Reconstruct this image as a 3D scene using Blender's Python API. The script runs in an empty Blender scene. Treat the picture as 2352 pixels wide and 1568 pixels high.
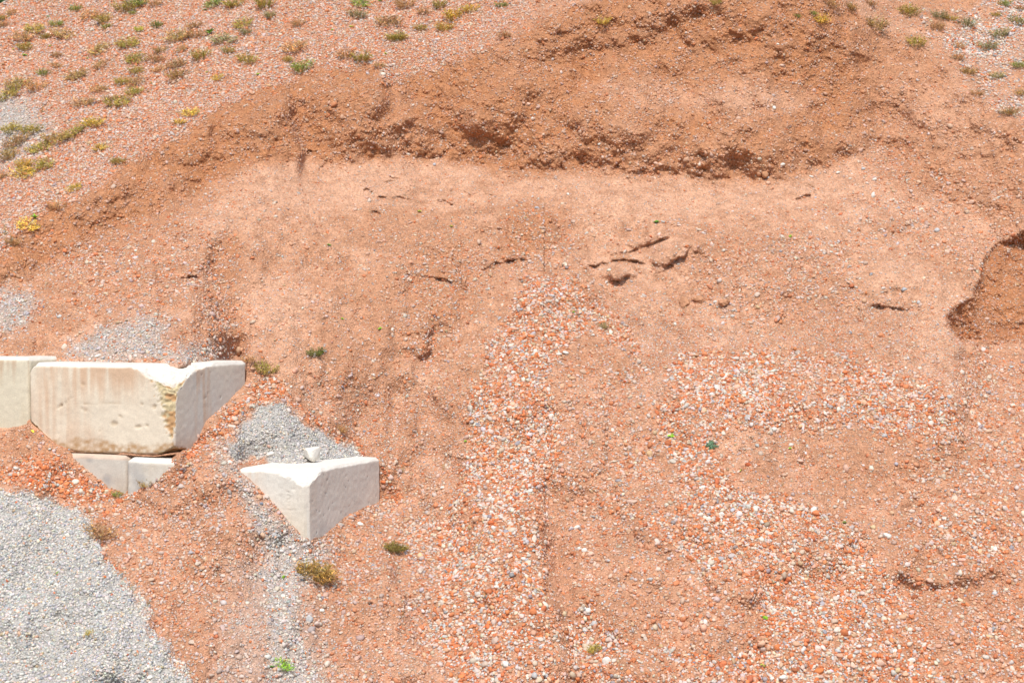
import bpy, bmesh, math, random
import numpy as np

# ------------------------------------------------------------------ camera, sky, sun, exposure
R = math.radians
C = bpy.context.scene.collection
scene = bpy.context.scene
F = 3920.0                      # focal length in photo units (2352 wide)
PITCH = -math.atan((784 - 690) / F)
cam_data = bpy.data.cameras.new('camera')
cam_data.sensor_width = 36
cam_data.lens = 36 * F / 2352
cam_data.clip_start = 0.1
cam_data.clip_end = 2000
cam = bpy.data.objects.new('camera', cam_data)
C.objects.link(cam)
cam.rotation_euler = (math.pi / 2 + PITCH, 0, 0)
scene.camera = cam

SUN_EL, SUN_AZ = R(55), R(186)      # azimuth clockwise from +Y (the way the camera looks): 180 = behind the camera
sun_dir = np.array([math.sin(SUN_AZ) * math.cos(SUN_EL), math.cos(SUN_AZ) * math.cos(SUN_EL), math.sin(SUN_EL)])
world = bpy.data.worlds.new('World')
scene.world = world
world.use_nodes = True
wn = world.node_tree.nodes
sky = wn.new('ShaderNodeTexSky')
sky.sky_type = 'NISHITA'
sky.sun_disc = False
sky.sun_elevation = SUN_EL
sky.sun_rotation = SUN_AZ
sky.dust_density = 2.5
wn['Background'].inputs['Strength'].default_value = 0.15
world.node_tree.links.new(sky.outputs[0], wn['Background'].inputs['Color'])
sl = bpy.data.lights.new('sun', 'SUN')
sl.energy = 3.5
sl.angle = R(3)
sl.color = (1.0, 0.95, 0.87)
so = bpy.data.objects.new('sun', sl)
C.objects.link(so)
from mathutils import Vector, Matrix
so.rotation_euler = Vector(sun_dir).to_track_quat('Z', 'Y').to_euler()
so.location = (0, 0, 30)
scene.view_settings.view_transform = 'Standard'
scene.view_settings.look = 'None'
scene.view_settings.exposure = 0.02
scene.view_settings.gamma = 1.0
scene.view_settings.use_curve_mapping = False
scene.cycles.max_bounces = 5
scene.cycles.diffuse_bounces = 3
scene.cycles.transparent_max_bounces = 4

# ------------------------------------------------------------------ numeric helpers
rng = np.random.default_rng(7)
random.seed(7)
cp, sp = math.cos(PITCH), math.sin(PITCH)

def ray(u, v):
    """direction per unit of world Y through a point of the picture"""
    x = (np.asarray(u, float) - 1176) / F
    z = (784 - np.asarray(v, float)) / F
    dy = cp - z * sp
    dz = sp + z * cp
    return x / dy, dz / dy

def proj(p):
    p = np.asarray(p, float)
    d = p[..., 1] * cp + p[..., 2] * sp
    return 1176 + F * p[..., 0] / d, 784 - F * (p[..., 2] * cp - p[..., 1] * sp) / d

def sstep(a, b, x):
    t = np.clip((x - a) / (b - a), 0, 1)
    return t * t * (3 - 2 * t)

def _h(ix, iy, iz, s):
    h = (ix.astype(np.uint32) * np.uint32(374761393) + iy.astype(np.uint32) * np.uint32(668265263)
         + iz.astype(np.uint32) * np.uint32(2147483647) + np.uint32((s * 974711) & 0xffffffff))
    h = (h ^ (h >> np.uint32(13))) * np.uint32(1274126177)
    h = h ^ (h >> np.uint32(16))
    return (h & np.uint32(0xffffff)).astype(np.float32) / np.float32(0x7fffff) - np.float32(1)

def vnoise(P, s=0):
    """value noise in -1..1 at the points P (...,3)"""
    fl = np.floor(P)
    f = (P - fl).astype(np.float32)
    i = fl.astype(np.int64)
    f = f * f * (3 - 2 * f)
    out = 0
    for dx in (0, 1):
        wx = f[..., 0] if dx else 1 - f[..., 0]
        for dy in (0, 1):
            wy = f[..., 1] if dy else 1 - f[..., 1]
            for dz in (0, 1):
                wz = f[..., 2] if dz else 1 - f[..., 2]
                out = out + wx * wy * wz * _h(i[..., 0] + dx, i[..., 1] + dy, i[..., 2] + dz, s)
    return out

_rot = np.array([[0.8, 0.6, 0.0], [-0.48, 0.64, 0.6], [0.36, -0.48, 0.8]])
def fbm(P, octaves=3, s=0, gain=0.5):
    out, a, tot = 0, 1.0, 0
    for o in range(octaves):
        out = out + a * vnoise(P, s + o * 17)
        tot += a
        a *= gain
        P = (P @ _rot.T) * 2.03 + 11.3
    return out / tot * 1.6

def poly_sd(poly, U, V):
    """signed distance to a polygon, negative inside"""
    poly = np.asarray(poly, float)
    d = np.full(U.shape, 1e18)
    inside = np.zeros(U.shape, bool)
    n = len(poly)
    for k in range(n):
        a, b = poly[k], poly[(k + 1) % n]
        e = b - a
        wx, wy = U - a[0], V - a[1]
        t = np.clip((wx * e[0] + wy * e[1]) / max(e @ e, 1e-9), 0, 1)
        d = np.minimum(d, (wx - t * e[0]) ** 2 + (wy - t * e[1]) ** 2)
        c = (a[1] > V) != (b[1] > V)
        if a[1] != b[1]:
            inside ^= c & (U < (b[0] - a[0]) * (V - a[1]) / (b[1] - a[1]) + a[0])
    d = np.sqrt(d)
    return np.where(inside, -d, d)

def line_sd(pts, U, V):
    """distance to a polyline, side (positive on the right hand when walking down the list in picture axes = below for left to right), fraction along"""
    pts = np.asarray(pts, float)
    best = np.full(U.shape, 1e18)
    side = np.ones(U.shape)
    frac = np.zeros(U.shape)
    seg = np.linalg.norm(np.diff(pts, axis=0), axis=1)
    cum = np.concatenate([[0], np.cumsum(seg)])
    for k in range(len(pts) - 1):
        a, e = pts[k], pts[k + 1] - pts[k]
        wx, wy = U - a[0], V - a[1]
        t = np.clip((wx * e[0] + wy * e[1]) / (e @ e), 0, 1)
        dd = (wx - t * e[0]) ** 2 + (wy - t * e[1]) ** 2
        m = dd < best
        best = np.where(m, dd, best)
        side = np.where(m, np.where(e[0] * wy - e[1] * wx >= 0, 1, -1), side)
        frac = np.where(m, (cum[k] + t * seg[k]) / cum[-1], frac)
    return np.sqrt(best), side, frac

def gblur1(A, sig, axis):
    r = int(3 * sig)
    k = np.exp(-0.5 * (np.arange(-r, r + 1) / sig) ** 2)
    k /= k.sum()
    pad = [(0, 0), (0, 0)]
    pad[axis] = (r, r)
    B = np.pad(A, pad, mode='edge')
    out = np.zeros_like(A)
    n = A.shape[axis]
    for j, w in enumerate(k):
        out += w * (B[:, j:j + n] if axis == 1 else B[j:j + n, :])
    return out

# ------------------------------------------------------------------ materials
def new_mat(name):
    m = bpy.data.materials.new(name)
    m.use_nodes = True
    nt = m.node_tree
    return m, nt, nt.nodes['Principled BSDF'], nt.links

def node(nt, kind, **kw):
    n = nt.nodes.new(kind)
    for k, v in kw.items():
        setattr(n, k, v)
    return n

def mat_attr(name, rough=0.9, bump=None, spec=0.15, noise_amt=0.0, noise_scale=60):
    """surface whose colour comes from the mesh's own colour layer, with fine procedural variation"""
    m, nt, b, L = new_mat(name)
    at = node(nt, 'ShaderNodeAttribute', attribute_name='Col')
    b.inputs['Roughness'].default_value = rough
    b.inputs['Specular IOR Level'].default_value = spec
    src = at.outputs['Color']
    if noise_amt:
        tc = node(nt, 'ShaderNodeTexCoord')
        nz = node(nt, 'ShaderNodeTexNoise')
        nz.inputs['Scale'].default_value = noise_scale
        nz.inputs['Detail'].default_value = 4
        L.new(tc.outputs['Object'], nz.inputs['Vector'])
        mr = node(nt, 'ShaderNodeMapRange')
        mr.inputs['From Min'].default_value = 0.3
        mr.inputs['From Max'].default_value = 0.7
        mr.inputs['To Min'].default_value = 1 - noise_amt
        mr.inputs['To Max'].default_value = 1 + noise_amt
        L.new(nz.outputs['Fac'], mr.inputs['Value'])
        mx = node(nt, 'ShaderNodeVectorMath', operation='SCALE')
        L.new(src, mx.inputs[0])
        L.new(mr.outputs[0], mx.inputs['Scale'])
        src = mx.outputs[0]
        if bump:
            bp = node(nt, 'ShaderNodeBump')
            bp.inputs['Strength'].default_value = bump[0]
            bp.inputs['Distance'].default_value = bump[1]
            L.new(nz.outputs['Fac'], bp.inputs['Height'])
            L.new(bp.outputs[0], b.inputs['Normal'])
    L.new(src, b.inputs['Base Color'])
    return m

def make_mesh(name, verts, faces, mat, parent=None, smooth=True, col=None):
    """faces: (n,k) int array, k constant; col: (nverts,3) linear colour"""
    me = bpy.data.meshes.new(name)
    nv, (nf, k) = len(verts), faces.shape
    me.vertices.add(nv)
    me.vertices.foreach_set('co', np.ascontiguousarray(verts, np.float32).ravel())
    me.loops.add(nf * k)
    me.loops.foreach_set('vertex_index', np.ascontiguousarray(faces, np.int32).ravel())
    me.polygons.add(nf)
    me.polygons.foreach_set('loop_start', np.arange(0, nf * k, k, dtype=np.int32))
    me.update(calc_edges=True)
    me.polygons.foreach_set('use_smooth', np.full(nf, smooth, bool))
    if col is not None:
        a = me.color_attributes.new('Col', 'FLOAT_COLOR', 'POINT')
        a.data.foreach_set('color', np.concatenate([col, np.ones((nv, 1))], 1).astype(np.float32).ravel())
    if mat:
        me.materials.append(mat)
    me.update()
    o = bpy.data.objects.new(name, me)
    C.objects.link(o)
    o.parent = parent
    return o

def tag(o, label, cat=None, group=None, kind=None):
    o['label'] = label
    if cat:
        o['category'] = cat
    if group:
        o['group'] = group
    if kind:
        o['kind'] = kind
    return o

# ------------------------------------------------------------------ where the concrete blocks stand
AZ = R(22)
DA = np.array([-math.cos(AZ), math.sin(AZ)])     # along the front faces, to the left
DB = np.array([math.sin(AZ), math.cos(AZ)])      # along the right faces, away

def corner(u, Y, v):
    rx, rz = ray(u, v)
    return np.array([rx * Y, Y]), rz * Y
cB, zB = corner(398, 15.0, 838)
cW, zW = corner(706, 14.7, 1081)
HB, HW = 0.80, 0.84
LB, LW = 1.24, 1.41
def t_on_front(c, u):
    rx = (u - 1176) / F                 # solve c + DA t on the vertical plane through u
    return (rx * c[1] - c[0]) / (DA[0] - rx * DA[1])
WB = t_on_front(cB, 65.5)
cC = cB - DB * 0.045
zC = zB - HB - 0.012
tj = t_on_front(cC, 290.5)

def plane_depth(c, n, u, v):
    """world Y where the picture ray meets the vertical plane through c with horizontal normal n"""
    rx, rz = ray(u, v)
    return (c @ n) / (n[0] * rx + n[1])
# ------------------------------------------------------------------ the hillside: a sheet laid out at its real distances
def axis(lo, a, b, hi, step):
    mid = np.arange(a, b + 0.1, step)
    def side(n, span):
        t = np.linspace(0, 1, n + 1)[1:]
        return span * (0.15 * t + 0.85 * t ** 2.5)
    return np.concatenate([a - side(90, a - lo)[::-1], mid, b + side(90, hi - b)])
STEP = 2.0
us = axis(-1100, -30, 2384, 3450, STEP)
vs = axis(-420, -26, 1596, 2050, STEP)
NU, NV = len(us), len(vs)
U, V = np.meshgrid(us, vs)

# low-resolution noise in picture-sized cells, only to make outlines ragged
bump_later = []
def rag(scale, s, octv=3):
    P = np.stack([U / scale, V / scale, np.full_like(U, 3.7 * s)], -1)
    return fbm(P, octv, s)
n1, n2, n3, n4 = rag(90, 1), rag(28, 2), rag(10, 3, 2), rag(12, 23, 2)
Uj = U + 14 * rag(60, 4) + 6 * rag(18, 5)
Vj = V + 14 * rag(60, 6) + 6 * rag(18, 7)

crest = np.array([(-1100, 980), (-300, 700), (-80, 600), (0, 568), (60, 520), (140, 478), (250, 400), (340, 345), (480, 268), (580, 212), (650, 184), (760, 154),
                  (850, 156), (890, 182), (930, 178), (1000, 148), (1100, 112), (1200, 72), (1290, 25), (1380, -20), (1500, -60), (1650, -70), (1760, -50),
                  (1850, -20), (1960, 20), (2060, 80), (2150, 150), (2250, 225), (2352, 290), (2600, 430), (3450, 900)], float)
foot = np.array([(-1100, 1050), (-300, 760), (0, 655), (60, 640), (130, 600), (230, 545), (330, 500), (450, 448), (530, 405), (590, 372), (660, 366), (740, 372), (840, 376),
                 (900, 362), (960, 364), (1050, 378), (1200, 396), (1400, 400), (1560, 405), (1740, 412), (1850, 398), (1930, 372), (2000, 350), (2080, 400), (2200, 470),
                 (2352, 560), (2600, 700), (3450, 1200)], float)
cr = np.interp(Uj, crest[:, 0], crest[:, 1])
ft = np.interp(Uj, foot[:, 0], foot[:, 1])
scarp = sstep(-14, 14, Vj - cr) * (1 - sstep(-20, 20, Vj - ft + 8 * n2))
above = 1 - sstep(-10, 16, Vj - cr)
right_soft = sstep(1900, 2080, Uj)

def soft(poly, w=20, jitter=1.0):
    a = U + (Uj - U) * jitter
    b = V + (Vj - V) * jitter
    return 1 - sstep(-w, w, poly_sd(poly, a, b))

ang = np.full(U.shape, 35.5)
bench = sstep(-10, 10, Vj - ft) * (1 - sstep(60, 140, Vj - ft)) * sstep(500, 700, U)
ang = ang - 5 * bench
up_band = soft([(1340, 205), (1480, 165), (1600, 205), (1720, 188), (1850, 195), (1900, 240), (1800, 258), (1600, 255), (1440, 236)], 24)
sc_ang = 63 - 15 * right_soft - 15 * up_band
sc_ang = sc_ang - 9 * sstep(500, 300, U) - 7 * (1 - sstep(0, 90, V - cr))
ang = ang * (1 - scarp) + sc_ang * scarp
ang = ang * (1 - above) + (33.0) * above
ang = np.clip(ang, 20, 74)

rx, rz = ray(U, V)
g = 1.0 / (np.tan(np.radians(ang)) - rz)
dz = np.diff(rz[:, 0])                          # negative going down
lnY = np.zeros_like(U)
seg = 0.5 * (g[1:] + g[:-1]) * (-dz)[:, None]
lnY[:-1] = np.cumsum(seg[::-1], 0)[::-1]
j0 = np.argmin(abs(vs - 1568))
lnY = lnY - np.median(lnY[j0, 90:-90]) * 0 - lnY[j0] + math.log(13.4)
lnY = gblur1(lnY, 24, 1)

# broad relief: steps (one side stands nearer), ridges, ledges and cracks
def near(poly, pad):
    p = np.asarray(poly, float)
    i0, i1 = np.searchsorted(us, [p[:, 0].min() - pad, p[:, 0].max() + pad])
    j0, j1 = np.searchsorted(vs, [p[:, 1].min() - pad, p[:, 1].max() + pad])
    return slice(j0, j1), slice(i0, i1)

def step(pts, dneg, lneg, dpos, lpos, w=4, taper=0.25, jit=1.0):
    """left of the walk stands nearer by dneg metres over lneg units, right of it lies farther by dpos over lpos"""
    pad = 3.5 * max(lneg, lpos) + 20
    sl_ = near(pts, pad)
    kf = 1.0 if max(abs(dneg), abs(dpos)) < 0.075 else 0.0
    a, b = U[sl_] + (Uj - U)[sl_] * 0.5 * jit + 1.6 * kf * n4[sl_], V[sl_] + (Vj - V)[sl_] * 0.5 * jit + 2.2 * kf * n3[sl_]
    w = max(w, 9) if kf == 0 and taper > 0 and w > 2.6 else w
    d, s, t = line_sd(pts, a, b)
    x = d * s
    tap = sstep(0, taper, t) * sstep(0, taper, 1 - t) if taper > 0 else 1
    tap = tap * np.where((t <= 0) | (t >= 1), 0, 1) if taper > 0 else tap
    k = 0.5 + 0.5 * np.tanh(x / w)
    off = dpos * k * np.exp(-np.maximum(x, 0) / lpos) - dneg * (1 - k) * np.exp(-np.maximum(-x, 0) / lneg)
    if kf:
        off = off * np.clip(0.75 + 0.9 * n2[sl_] + 0.5 * n3[sl_], 0.1, 1.6)
    lnY[sl_] += off * tap / 15.5

def bump(u, v, ru, rv, h, rot=0.0):
    pad = 3 * max(ru, rv)
    sl_ = near([(u, v)], pad)
    x, y = U[sl_] - u, V[sl_] - v
    c_, s_ = math.cos(rot), math.sin(rot)
    a, b = (x * c_ + y * s_) / ru, (-x * s_ + y * c_) / rv
    lnY[sl_] -= h * np.exp(-(a * a + b * b)) / 15.5

# masses in the scarp
step([(700, 470), (690, 420), (690, 350), (678, 300), (665, 230), (640, 180)], 0.17, 70, 0.13, 50, 8, 0.35)
step([(735, 560), (712, 500), (700, 440)], 0.05, 50, 0.05, 40, 4, 0.3)
step([(890, 280), (888, 240), (886, 190), (872, 152)], 0.15, 90, 0.12, 100, 16, 0.3)
step([(500, 350), (486, 320), (488, 275)], 0.05, 30, 0.10, 24, 3)
bump(600, 280, 60, 90, 0.18)
bump(800, 270, 80, 100, 0.18)
bump(1120, 260, 120, 90, 0.22)
bump(1010, 300, 60, 120, -0.10)
bump(1420, 300, 160, 90, 0.20)
bump(1760, 320, 150, 70, 0.22)
bump(1500, 110, 200, 60, -0.18)
bump(250, 450, 80, 40, 0.10, -0.5)
# the foot of the scarp: the sand runs up against it
step([(700, 372), (840, 378), (950, 362), (1100, 386), (1300, 400), (1500, 404), (1740, 414), (1900, 384)], -0.05, 40, -0.03, 60, 5)
# flank of the left spur
step([(575, 805), (490, 730), (470, 660), (480, 600), (520, 520), (545, 470)], 0.20, 120, 0.16, 90, 22, 0.25)
step([(410, 640), (450, 632), (470, 640)], 0.02, 30, 0.03, 22, 2)
# knoll and faces of the middle
step([(1180, 488), (1166, 520), (1152, 600)], 0.05, 22, 0.07, 40, 4)
step([(1300, 580), (1275, 500), (1250, 470), (1205, 466)], 0.10, 50, 0.10, 60, 8)
step([(1040, 680), (1070, 650), (1050, 610), (1030, 560)], 0.10, 60, 0.10, 40, 5)
step([(975, 600), (1030, 600), (1070, 655)], -0.05, 30, -0.05, 40, 6)
step([(965, 835), (985, 800), (988, 770), (1000, 740)], 0.10, 40, 0.10, 40, 3)
step([(955, 1010), (948, 900), (950, 800)], 0.07, 60, 0.08, 50, 8)
# slumped slabs with their cracks
step([(1300, 596), (1330, 606), (1365, 612), (1420, 598), (1445, 598), (1490, 607)], 0.05, 40, 0.05, 30, 2.0, 0.12, 0.4)
step([(1390, 588), (1445, 580), (1475, 566), (1505, 553), (1552, 545)], 0.045, 40, 0.045, 30, 2.0, 0.12, 0.4)
step([(1490, 605), (1530, 614), (1545, 600), (1572, 590), (1592, 558)], 0.05, 50, 0.05, 30, 2.0, 0.12, 0.5)
step([(1100, 622), (1142, 604), (1172, 598), (1216, 591)], 0.05, 40, 0.05, 34, 2.0, 0.12, 0.4)
bump(1412, 628, 30, 16, 0.16)
step([(1398, 646), (1425, 644), (1443, 630), (1433, 612)], 0.06, 20, 0.06, 18, 2.0, 0.2, 0.3)
bump(1540, 580, 70, 26, 0.12, -0.3)
for pts, h in (
    ([(850, 486), (865, 487), (884, 498)], .05), ([(895, 458), (910, 450), (930, 455), (948, 462)], .06), ([(998, 458), (1020, 461), (1042, 470)], .06),
    ([(1058, 447), (1068, 441), (1088, 451)], .06), ([(832, 438), (842, 436), (855, 444)], .05), ([(866, 449), (888, 454)], .05),
    ([(984, 436), (1000, 440)], .04), ([(958, 418), (975, 416), (982, 420)], .05), ([(1112, 444), (1130, 451)], .04), ([(870, 398), (905, 406), (925, 412)], .05),
    ([(1025, 440), (1045, 434)], .03), ([(700, 352), (712, 345), (730, 348)], .05), ([(730, 392), (742, 378), (745, 366)], .05), ([(880, 412), (910, 414)], .04),
    ([(1845, 430), (1858, 426), (1870, 428)], .04), ([(1768, 436), (1780, 432)], .03), ([(1825, 458), (1860, 446)], .05),
    ([(430, 634), (452, 630)], .05), ([(1000, 640), (1040, 648)], .05), ([(1000, 633), (1025, 640)], .04), ([(1015, 590), (1045, 596)], .03)):
    step(pts, h * 0.3, 14, h * 0.8, 11, 1.3, 0.1, 0.5)
step([(1960, 692), (2000, 700), (2050, 706), (2105, 716)], 0.05, 50, 0.04, 40, 2.0, 0.15, 0.4)
step([(2030, 552), (2080, 520), (2112, 500)], 0.05, 50, 0.08, 50, 5)
bump(2080, 640, 80, 30, 0.10, 0.4)
# fresh bite at the right edge
bite = 1 - sstep(-5, 5, poly_sd([(3450, 300), (2700, 380), (2400, 500), (2352, 528), (2318, 545), (2285, 562), (2262, 592), (2248, 640), (2232, 684), (2190, 708), (2172, 728), (2180, 765), (2206, 790),
                                 (2500, 800), (3450, 1000)], U + (Uj - U) * 0.5, V + (Vj - V) * 0.5))
top_edge = np.interp(U, [2170, 2190, 2232, 2248, 2262, 2285, 2318, 2352, 2400, 2700, 3450], [735, 708, 684, 640, 592, 562, 545, 528, 500, 380, 300])
ramp = np.clip((V - top_edge) / np.maximum(790 - top_edge, 60), 0, 1.0) ** 0.8
low = sstep(2165, 2280, U + (Uj - U)) * sstep(700, 800, V) * (1 - sstep(800, 1150, V))
lnY += np.maximum(bite * (0.10 + 0.9 * ramp), low) * 0.55 / 15.5
# gullies and ridges of the gravel fans
step([(1340, 1568), (1290, 1420), (1262, 1300), (1252, 1150), (1235, 1060)], 0.22, 130, 0.10, 60, 16, 0.15)
step([(1400, 1100), (1392, 1030), (1388, 940), (1370, 860)], 0.10, 90, 0.07, 60, 10, 0.2)
step([(990, 1568), (945, 1420), (905, 1330), (885, 1260)], 0.16, 120, 0.08, 70, 16, 0.15)
step([(1600, 1325), (1680, 1372), (1760, 1384)], 0.10, 80, 0.05, 50, 16, 0.2)
step([(2020, 1300), (2120, 1352), (2250, 1330), (2352, 1300)], 0.12, 80, 0.05, 50, 14, 0.2)
bump(1120, 1300, 130, 260, 0.22, -0.1)
bump(1240, 780, 90, 170, 0.16, -0.1)
bump(1650, 1250, 150, 260, 0.12)
bump(1950, 1120, 130, 60, -0.12)
bump(1700, 760, 200, 90, -0.14)
bump(1950, 930, 240, 90, 0.14)
bump(1020, 1000, 60, 200, -0.14)
bump(1180, 540, 30, 60, -0.06)
bump(1240, 500, 60, 40, 0.08)
runnel = fbm(np.stack([(U + 0.12 * (V - 900) * np.sign(U - 1250) * -1) / 75, V / 420, np.full_like(U, 9.1)], -1), 3, 91)
lnY += (0.13 * rag(150, 11) + 0.085 * n1 + 0.02 * n2 + 0.075 * sstep(380, 620, V) * runnel + scarp * (0.04 * n1 + 0.008 * n2 + 0.035 * rag(70, 13))) / 15.5

bump(851, 1387, 5, 4, -0.14)
# the fill lies against and on top of the concrete
polyA = [(-400, 818), (62, 823), (64, 975), (40, 982), (-400, 1000)]
polyB = [(65, 836), (110, 831), (350, 836), (420, 838), (470, 830), (553, 820), (566, 829), (566, 874), (525, 918), (476, 962), (440, 1018), (416, 1040), (354, 1048), (175, 1034), (130, 1022), (68, 970)]
polyC = [(152, 1034), (354, 1046), (418, 1038), (350, 1092), (300, 1126), (286, 1131), (205, 1080)]
polyW = [(545, 1066), (690, 1070), (735, 1060), (862, 1047), (869, 1060), (873, 1150), (840, 1160), (790, 1186), (745, 1226), (712, 1241), (692, 1229), (640, 1167), (590, 1112)]
cons = []
def densify(p):
    p = np.asarray(p, float)
    return np.concatenate([p[k] + (p[k + 1] - p[k]) * np.linspace(0, 1, int(np.linalg.norm(p[k + 1] - p[k]) / 6) + 2)[:, None] for k in range(len(p) - 1)])
def con(pts, fn, du=0, dv=0):
    for u, v in densify(pts):
        cons.append((u + du, v + dv, math.log(fn(u, v))))
fB = lambda u, v: plane_depth(cB, DB, u, v)
rB = lambda u, v: plane_depth(cB, DA, u, v)
fC = lambda u, v: plane_depth(cC, DB, u, v)
fW = lambda u, v: plane_depth(cW, DB, u, v)
rW = lambda u, v: plane_depth(cW, DA, u, v)
topd = lambda z, f: (lambda u, v: min(max(f(u, v) + 0.06, z / ray(u, v)[1]), f(u, v) + 1.0))
con([(-400, 1000), (40, 984), (64, 977)], fB)
con([(66, 972), (130, 1026), (150, 1038)], lambda u, v: fB(u, v) - 0.04)
con([(152, 1038), (205, 1083), (286, 1133), (300, 1128), (350, 1094), (420, 1040)], fC)
con([(428, 1034), (442, 1020), (476, 964), (525, 920), (568, 876)], rB)
con([(545, 1070), (590, 1114), (640, 1169), (700, 1238)], fW)
con([(706, 1243), (745, 1229), (790, 1188), (840, 1162), (873, 1152)], rW)
con([(-400, 814), (60, 819)], topd(zB + 0.04, fB))
con([(70, 828), (350, 833), (420, 835)], topd(zB, fB))
con([(450, 832), (500, 826), (553, 818)], topd(zB, lambda u, v: rB(u, v) - 0.15))
con([(570, 824), (570, 874)], lambda u, v: cB[1] + DB[1] * LB + 0.02)
con([(550, 1060), (690, 1064)], topd(zW, fW))
con([(740, 1056), (800, 1050), (862, 1044)], topd(zW, lambda u, v: rW(u, v) - 0.2))
con([(878, 1060), (878, 1150)], lambda u, v: cW[1] + DB[1] * LW + 0.02)
con([(440, 1040), (480, 1062), (510, 1066), (538, 1066)], lambda u, v: 15.12 + (440 - u) / 100 * 0.22)
con([(430, 1030), (480, 1010)], lambda u, v: 15.32 + (1030 - v) * 0.003)
cons = np.array(cons)
ci = np.clip(np.searchsorted(us, cons[:, 0]), 0, NU - 1)
cj = np.clip(np.searchsorted(vs, cons[:, 1]), 0, NV - 1)
reg = (slice(0, NV), slice(0, np.searchsorted(us, 2300)))
Ur, Vr = U[reg], V[reg]
for sig, eps, st in ((420.0, 6000.0, 5), (130.0, 400.0, 2), (34.0, 30.0, 1)):
    r_ = cons[:, 2] - lnY[cj, ci]
    num, den, close = (np.zeros_like(Ur) for _ in range(3))
    for (u, v, _), q_ in list(zip(cons, r_))[::st]:
        i0, i1 = np.searchsorted(us, [u - 3 * sig, u + 3 * sig])
        j0, j1 = np.searchsorted(vs, [v - 3 * sig, v + 3 * sig])
        q = (slice(j0, j1), slice(i0, min(i1, Ur.shape[1])))
        d2 = (Ur[q] - u) ** 2 + (Vr[q] - v) ** 2
        e_ = np.exp(-d2 / (2 * sig * sig)) - 0.011
        e_ = np.maximum(e_, 0)
        w = e_ / (d2 + eps)
        num[q] += w * q_
        den[q] += w
        close[q] = np.maximum(close[q], e_)
    lnY[reg] += num / np.maximum(den, 1e-12) * sstep(0.0, 0.9, close)
blockmask = np.zeros_like(U)
for poly, f in ((polyA, fB), (polyB, fB), (polyC, fC), (polyW, fW)):
    sl_ = near(poly, 40)
    sd = poly_sd(poly, U[sl_], V[sl_])
    k = 1 - sstep(-7, -2, sd)
    fd = np.log(plane_depth(cB if poly is polyB or poly is polyA else (cC if poly is polyC else cW), DB, U[sl_], V[sl_]) + 0.0)
    if poly is polyB:
        fd = np.maximum(fd, np.where(U[sl_] > 398, np.log(plane_depth(cB, DA, U[sl_], V[sl_])), -9))
    if poly is polyW:
        fd = np.maximum(fd, np.where(U[sl_] > 706, np.log(plane_depth(cW, DA, U[sl_], V[sl_])), -9))
    lnY[sl_] = np.maximum(lnY[sl_], np.where(k > 0, fd + k * 0.26 / 15, -9))
    blockmask[sl_] = np.maximum(blockmask[sl_], 1 - sstep(-1, 2, sd))

# ------------------------------------------------------------------ what lies where: sand, brown matrix, red gravel, grey gravel
def zone(polys, w=22, jit=1.3):
    out = np.zeros_like(U)
    for p in polys:
        sl_ = near(p, 90)
        a = (U + (Uj - U) * jit)[sl_]
        b = (V + (Vj - V) * jit)[sl_]
        out[sl_] = np.maximum(out[sl_], 1 - sstep(-w, w, poly_sd(p, a, b)))
    return out
z_pile = zone([[(-1100, 1090), (0, 1118), (110, 1140), (185, 1172), (230, 1250), (330, 1370), (370, 1450), (440, 1568), (700, 2050), (-1100, 2050)]], 12)
z_patch = zone([[(590, 930), (640, 918), (700, 962), (850, 1040), (870, 1060), (700, 1066), (548, 1062), (520, 1020)]], 10)
z_strip = zone([[(500, 1010), (560, 1080), (650, 1180), (705, 1250), (760, 1260), (690, 1400), (760, 1700), (600, 1700), (600, 1400), (600, 1300), (560, 1150), (505, 1060)]], 26)
z_shelf = zone([[(150, 790), (260, 740), (340, 715), (390, 740), (400, 790), (540, 810), (560, 824), (440, 836), (300, 838), (160, 832)], [(-900, 690), (0, 660), (60, 665), (85, 700), (60, 760), (-900, 900)]], 26)
z_left = zone([[(-1100, 1040), (0, 1045), (90, 1040), (160, 1055), (285, 1136), (360, 1090), (440, 1030), (520, 950), (590, 872), (640, 880), (720, 960), (850, 1035), (1000, 1100),
                (1010, 1568), (1100, 2050), (600, 2050), (420, 1530), (330, 1360), (220, 1230), (180, 1170), (0, 1110), (-1100, 1100)]], 14)
z_rim = zone([[(590, 872), (640, 872), (740, 960), (860, 1040), (900, 1090), (930, 1150), (905, 1160), (868, 1060), (800, 1015), (650, 915), (590, 925), (470, 1040), (340, 1120), (210, 1215), (300, 1330), (380, 1480), (440, 1560), (400, 1560), (330, 1400),
               (200, 1220), (280, 1130), (400, 1070), (500, 960)], [(60, 1050), (130, 1050), (270, 1130), (210, 1160), (0, 1100), (0, 1070)]], 14)
z_tongue = zone([[(1215, 640), (1330, 640), (1375, 720), (1300, 790), (1250, 870), (1290, 980), (1300, 1090), (1245, 1150), (1235, 1300), (1280, 1450), (1300, 1568), (1340, 2050), (1000, 2050), (1020, 1568), (950, 1400), (920, 1280), (880, 1170),
                   (1010, 1190), (1060, 1090), (1060, 950), (1120, 810), (1170, 720)]], 20)
z_branch = zone([[(1345, 660), (1400, 700), (1460, 780), (1500, 860), (1470, 850), (1380, 770)]], 12)
z_right = zone([[(1500, 900), (1580, 820), (1760, 800), (1960, 815), (2150, 880), (2215, 960), (2215, 1010), (2080, 1012), (1940, 985), (1800, 990), (1680, 985), (1640, 1040), (1720, 1130), (1880, 1160), (1990, 1240), (2050, 1340), (2130, 1450), (2180, 1568), (2300, 2050),
                  (1300, 2050), (1330, 1568), (1310, 1450), (1320, 1330), (1345, 1300), (1370, 1400), (1480, 1480), (1700, 1490), (1760, 1420), (1700, 1350), (1560, 1280), (1430, 1200), (1500, 1180), (1560, 1120), (1520, 1000)]], 22)
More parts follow.
